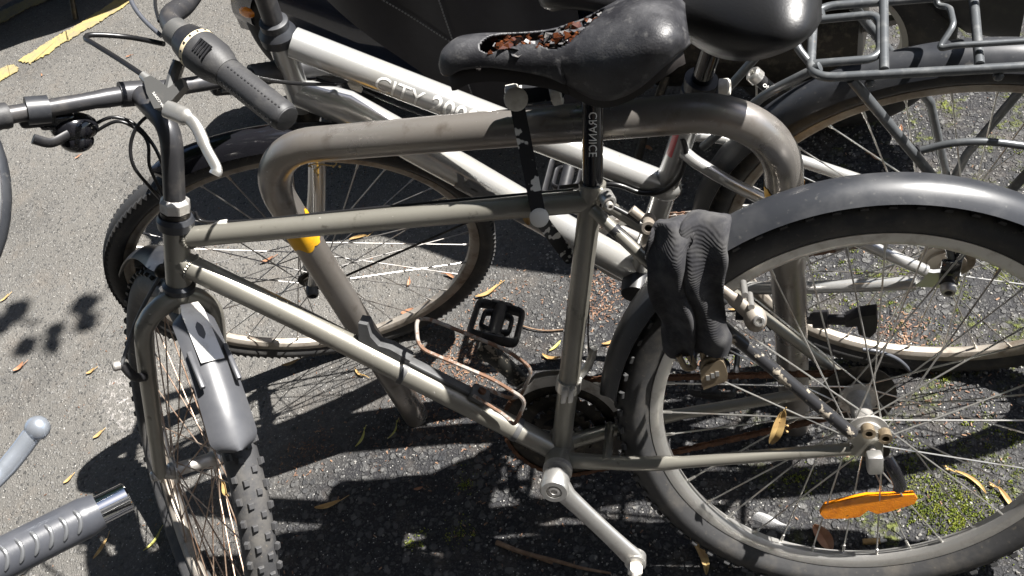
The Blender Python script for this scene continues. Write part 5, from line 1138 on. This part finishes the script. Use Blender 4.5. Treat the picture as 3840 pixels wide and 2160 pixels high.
hung(845, 1830, B1, .02, .032, .008, B1.u, 'yellow bract caught in the front spokes', 'leaf')
tw = MB(); tp = [onz(1862, 2034, .008), onz(1960, 2072, .008), onz(2090, 2105, .008), onz(2180, 2130, .008), onz(2290, 2150, .007)]
tw.tube(spline(tp, 6), [.0046 - .0001 * i for i in range(25)], 9); tw.tube([tp[1], onz(2072, 2112, .006)], .0025, 6); o = tw.build('twig', 'bark', loc=tp[0]); tag(o, 'brown twig lying in shadow beside the silver crank end', 'twig')
tw = MB(); tp = [onz(1958, 1222, .004), onz(2000, 1234, .005), onz(2050, 1240, .004), onz(2112, 1236, .004)]; tw.tube(spline(tp, 6), .0017, 7); o = tw.build('twig', 'bark', loc=tp[0]); tag(o, 'thin curved reddish twig beside the black pedal', 'twig')
# seed stalk and spider thread under the hoop's left bend
Cs = ony(1195, 622, -.026); b = MB()
for q in ([(1160, 618), (1195, 615), (1250, 622), (1262, 612)], [(1195, 625), (1180, 640), (1192, 655)], [(1170, 628), (1160, 622)], [(1200, 620), (1188, 636)]): b.tube(spline([ony(x, y, -.028) for x, y in q], 4), .0011, 5)
for x, y in ((1160, 622), (1192, 656), (1274, 624), (1250, 624), (1180, 640)): b.ball(ony(x, y, -.028), X * .002, Y * .002, Z * .002, 6, 4)
o = b.build('seed_stalk', 'leaf', loc=Cs); tag(o, 'dried lime seed stalk hanging under the left end of the hoop', 'seed stalk')
# scraps behind the rear rim
cb = empty('cigarette_butt', onz(3270, 2030), 'orange cigarette butt lying behind the rear rim', 'cigarette butt')
a_, c_ = onz(3235, 2032, .005), onz(3300, 2028, .005); b = MB(); b.cyl(a_, c_, .0048, n=14); b.build('filter', 'leaf', cb); b = MB(); b.cyl(c_, c_ + (c_ - a_).normalized() * .010, .004, .002, n=10); b.build('burnt_end', 'white', cb)
rows = []
for i in range(9):
    t = i / 8; p = onz(2820 + 140 * t, 1950 + 60 * t, 0); q = onz(2855 + 115 * t, 1925 + 55 * t, 0); rows.append([p.lerp(q, k / 4) + Z * (.004 + .010 * math.sin(pi * k / 4) * (1 - .4 * t) + .003 * math.sin(7 * t)) for k in range(5)])
b = MB(); b.sheet(rows, .0004); o = b.build('plastic_scrap', 'film', loc=onz(2890, 1970)); tag(o, 'crumpled clear plastic scrap beside the rear rim', 'plastic scrap')

# loose matter nobody could count
def scatter(name, m, pts, size, kind='flake'):
    b = MB()
    for p in pts:
        s = random.uniform(*size); R3 = M.Rotation(random.uniform(0, 6.28), 3, 'Z') @ M.Rotation(random.uniform(-.6, .6), 3, 'X')
        if kind == 'flake': vs = [(-1, -.35, 0), (1, -.2, .1), (.7, .4, .25), (-.8, .3, .1), (0, 0, -.25)]; fs = [(0, 1, 2, 3), (0, 4, 1), (1, 4, 2), (2, 4, 3), (3, 4, 0)]
        elif kind == 'stone': vs = [(-1, -.6, -.2), (.9, -.8, -.2), (1, .7, -.2), (-.7, .9, -.2), (-.5, -.3, .55), (.5, -.2, .7), (.3, .5, .5)]; fs = [(0, 1, 5, 4), (1, 2, 6, 5), (2, 3, 6), (3, 0, 4), (3, 4, 6), (4, 5, 6)]
        else: vs = [(-.5, 0, -.2), (.5, 0, -.2), (0, .5, -.2), (0, 0, 1.1)]; fs = [(0, 1, 3), (1, 2, 3), (2, 0, 3)]
        if kind == 'tuft': R3 = M.Rotation(random.uniform(0, 6.28), 3, 'Z') @ M.Rotation(random.uniform(-.8, .8), 3, 'X')
        b.add([V(p) + (R3 @ V(v)) * s for v in vs], fs)
    o = b.build(name, m, smooth=0); o['kind'] = 'stuff'; return o
def blob(x, y, r, n, asp=1.0):
    c = onz(x, y); return [V((c.x + random.gauss(0, r), c.y + random.gauss(0, r * asp), .0015)) for _ in range(n)]
cr = blob(1700, 1400, .05, 420) + blob(1760, 1330, .04, 260) + blob(2250, 1080, .035, 220) + blob(2240, 1170, .02, 130) + blob(3380, 1240, .03, 220) + blob(3520, 1440, .07, 200) + blob(1150, 1690, .03, 140) + blob(1560, 1590, .06, 170) + blob(1900, 1650, .08, 200) + blob(2700, 1400, .05, 160) + blob(1850, 1130, .05, 120)
cr += [V((random.uniform(-.9, 1.3), random.uniform(-.5, 1.0), .0015)) for _ in range(900)]
o = scatter('leaf_crumbs', 'crumb', cr, (.0012, .0042)); o['label'] = 'brown crumbs of lime flowers strewn on the asphalt'
gp = [V((random.uniform(-2.2, 1.4), random.uniform(-.5, 1.9), .0008)) for _ in range(2600)] + [V((random.uniform(.2, 1.3), random.uniform(-.4, .9), .0008)) for _ in range(3600)]
o = scatter('loose_grit', 'grit', gp, (.0011, .0034), 'stone'); o['label'] = 'fine stone grit on the asphalt'
mp = []
for x, y, r, n in ((3620, 1925, .035, 2200), (3560, 1960, .03, 1100), (3470, 1880, .03, 800), (3430, 1690, .02, 260), (3650, 1700, .03, 360), (3780, 1610, .03, 300), (3700, 1760, .03, 400), (2950, 1800, .014, 160), (3030, 1800, .012, 120), (1735, 1820, .012, 120), (1560, 2020, .012, 110), (1740, 2010, .012, 100), (3050, 1120, .05, 420), (3200, 1190, .05, 420), (3400, 1000, .06, 380), (3100, 950, .05, 320), (3550, 1180, .06, 380), (3650, 900, .08, 380), (3750, 600, .08, 260), (3700, 2080, .05, 420), (2700, 1370, .03, 160), (3300, 1450, .05, 180)):
    big_ = blob(x, y, r, max(5, n // 34))
    for p in big_:
        rr = abs(random.gauss(0, .007)) + .002; mp += [p + V((random.gauss(0, rr), random.gauss(0, rr), 0)) for _ in range(20)]
o = scatter('moss', 'moss', mp, (.0014, .0034), 'tuft'); o['label'] = 'bright green moss growing in the coarse asphalt'

# ------------------------------------------------------------------ lime tree whose drooping twig throws the leaf shadows at the left
lt = empty('lime_tree', (-2.4, 4.6, 0), 'lime tree beyond the upper left whose drooping leaves shade the asphalt at left', 'tree')
b = MB(); tr = [V((-2.4, 4.6, 0)), V((-2.38, 4.62, 1.5)), V((-2.5, 4.5, 3.2)), V((-2.45, 4.65, 5.0)), V((-2.4, 4.6, 7.0))]; b.tube(spline(tr, 5), [.19 - .007 * i for i in range(21)], 14)
tgt = onz(150, 1250); up = -SH / -SH.z if False else V((.68, .30, 1.0)); tip = tgt + up * 2.7
limb = spline([V((-2.45, 4.55, 3.0)), V((-1.2, 3.2, 3.4)), onz(-1000, 800) + up * 3.3, onz(-350, 1120) + up * 2.9, onz(150, 1215) + up * 2.72], 8)
b.tube(limb, [.035 - .0009 * i for i in range(len(limb))], 8); b.build('trunk', 'bark', lt, 50)
cw = MB()
def lleaf(C, u, n, s):
    v_ = n.cross(u).normalized(); pts = [(0, 0), (.28, .38), (.6, .42), (.85, .22), (1.05, 0), (.85, -.22), (.6, -.42), (.28, -.38)]; cw.add([C + u * x * s + v_ * y * s for x, y in pts], [tuple(range(8))])
for x, y, s, a in ((100, 1185, .095, 2.7), (60, 1200, .09, 3.6), (250, 1170, .10, .5), (290, 1190, .085, 5.9), (150, 1265, .09, 3.9), (190, 1250, .085, 5.2), (400, 1085, .05, .9), (230, 1200, .07, 4.6)):
    lleaf(onz(x, y) + up * random.uniform(2.6, 2.8), V((math.cos(a), math.sin(a), random.uniform(-.2, .2))).normalized(), V((random.uniform(-.4, .4), random.uniform(-.4, .4), 1)).normalized(), s)
rt = random.Random(11)
for i in range(5200):
    a = rt.uniform(0, 2 * pi); rr = 1.9 * rt.random() ** .4; hh = rt.uniform(-1, 1); p = V((-2.6 + rr * math.cos(a) * math.sqrt(1 - hh * hh * .8), 4.9 + rr * math.sin(a) * math.sqrt(1 - hh * hh * .8), 6.0 + 2.2 * hh))
    lleaf(p, V((math.cos(a), math.sin(a), rt.uniform(-.7, .2))).normalized(), V((rt.uniform(-.6, .6), rt.uniform(-.6, .6), 1)).normalized(), rt.uniform(.09, .16))
cw.build('crown', 'leaflive', lt, 0)
def sky_block_tree(x, y, cx, cy, cz0, r, n, label, seed):  # extra out-of-view tree, added so its crown cuts the sky fill
    t_ = empty('lime_tree', (x, y, 0), label, 'tree', 'unseen lime trees added to block sky light'); rt = random.Random(seed)
    b = MB(); b.tube(spline([V((x, y, 0)), V((x * .98, y, 1.8)), V((x + (cx - x) * .35, y + (cy - y) * .35, 3.4)), V((cx, cy, cz0))], 6), [.20 - .008 * i for i in range(19)], 12)
    for k in range(6):
        a = k * 1.05; b.tube([V((x + (cx - x) * .4, y + (cy - y) * .4, 3.5)), V((cx + r * .6 * math.cos(a), cy + r * .6 * math.sin(a), cz0 + .3 * math.sin(2 * a)))], [.07, .02], 8)
    b.build('trunk', 'bark', t_, 50); q = MB()
    for i in range(n):
        a = rt.uniform(0, 2 * pi); rr = r * rt.random() ** .45; hh = rt.uniform(-1, 1); w_ = math.sqrt(1 - hh * hh * .85)
        C = V((cx + rr * math.cos(a) * w_, cy + rr * math.sin(a) * w_, cz0 + r * .75 * hh)); u = V((math.cos(a + rt.uniform(-1, 1)), math.sin(a), rt.uniform(-.7, .3))).normalized(); nn_ = V((rt.uniform(-.6, .6), rt.uniform(-.6, .6), 1)).normalized(); v_ = nn_.cross(u).normalized(); z_ = rt.uniform(.16, .26)
        q.add([C + u * px_ * z_ + v_ * py_ * z_ for px_, py_ in ((0, 0), (.35, .4), (.8, .28), (1.05, 0), (.8, -.28), (.35, -.4))], [(0, 1, 2, 3, 4, 5)])
    q.build('crown', 'leaflive', t_, 0)
sky_block_tree(-3.6, -1.4, -1.75, -.35, 5.6, 2.55, 3600, 'unseen lime tree over the left of the parking place, added to block sky light', 21)
sky_block_tree(1.2, -3.2, 1.4, -3.0, 5.6, 2.3, 3000, 'unseen lime tree behind the viewer, added to block sky light', 22)
sky_block_tree(-1.2, 8.0, -.2, 6.4, 6.0, 2.4, 2600, 'unseen lime tree across the road, added to block sky light', 23)

# ------------------------------------------------------------------ unseen houses behind the viewer and across, added to block sky light
def house(name, x0, x1, y, depth, h, m, label, face, storeys):
    hs = empty(name, ((x0 + x1) / 2, y, 0), label, 'sky-blocking house'); fy = y
    b = MB(); b.box(((x0 + x1) / 2, y - face * depth / 2, h / 2), X * (x1 - x0) / 2, Y * depth / 2, Z * h / 2); b.build('wall', m, hs, 0)
    b = MB(); b.box(((x0 + x1) / 2, y + face * .12, h + .15), X * ((x1 - x0) / 2 + .2), Y * .3, Z * .18); b.build('cornice', 'stonetrim', hs, 0)
    b = MB(); b.box(((x0 + x1) / 2, y - face * depth / 2, h + .9), X * (x1 - x0) / 2, Y * (depth / 2 - .5), Z * .6); b.build('roof', 'slate', hs, 0)
    nx_ = int((x1 - x0) / 2.4)
    for st in range(storeys):
        for k in range(nx_):
            cx = x0 + (k + .5) * (x1 - x0) / nx_; cz_ = 1.7 + st * 3.1
            b = MB(); b.box((cx, y + face * .02, cz_), X * .55, Y * .05, Z * .85); w_ = b.build('window', 'stonetrim', hs, 0)
            b = MB(); b.box((cx, y + face * .075, cz_), X * .47, Y * .01, Z * .76); b.build('pane', 'paneglass', w_, 0)
MT['brickwall'] = mat('dark_brick', (0.060, 0.056, 0.056), 0.85, 0, [((0.045, 0.042, 0.042), 3, 0.4, 0.7)], None)
MT['stonetrim'] = mat('grey_stone_trim', (0.20, 0.19, 0.17), 0.8)
MT['slate'] = mat('slate_roof', (0.05, 0.052, 0.058), 0.7)
MT['paneglass'] = mat('window_glass', (0.02, 0.022, 0.025), 0.08)
house('sky_block_house', -16, 16, -4.2, 6, 13, 'brickwall', 'unseen dark brick house behind the viewer, added to block sky light', 1, 4)
house('sky_block_house', -16, 16, 11.5, 6, 11, 'brickwall', 'unseen dark brick house across the street, added to block sky light', -1, 3)
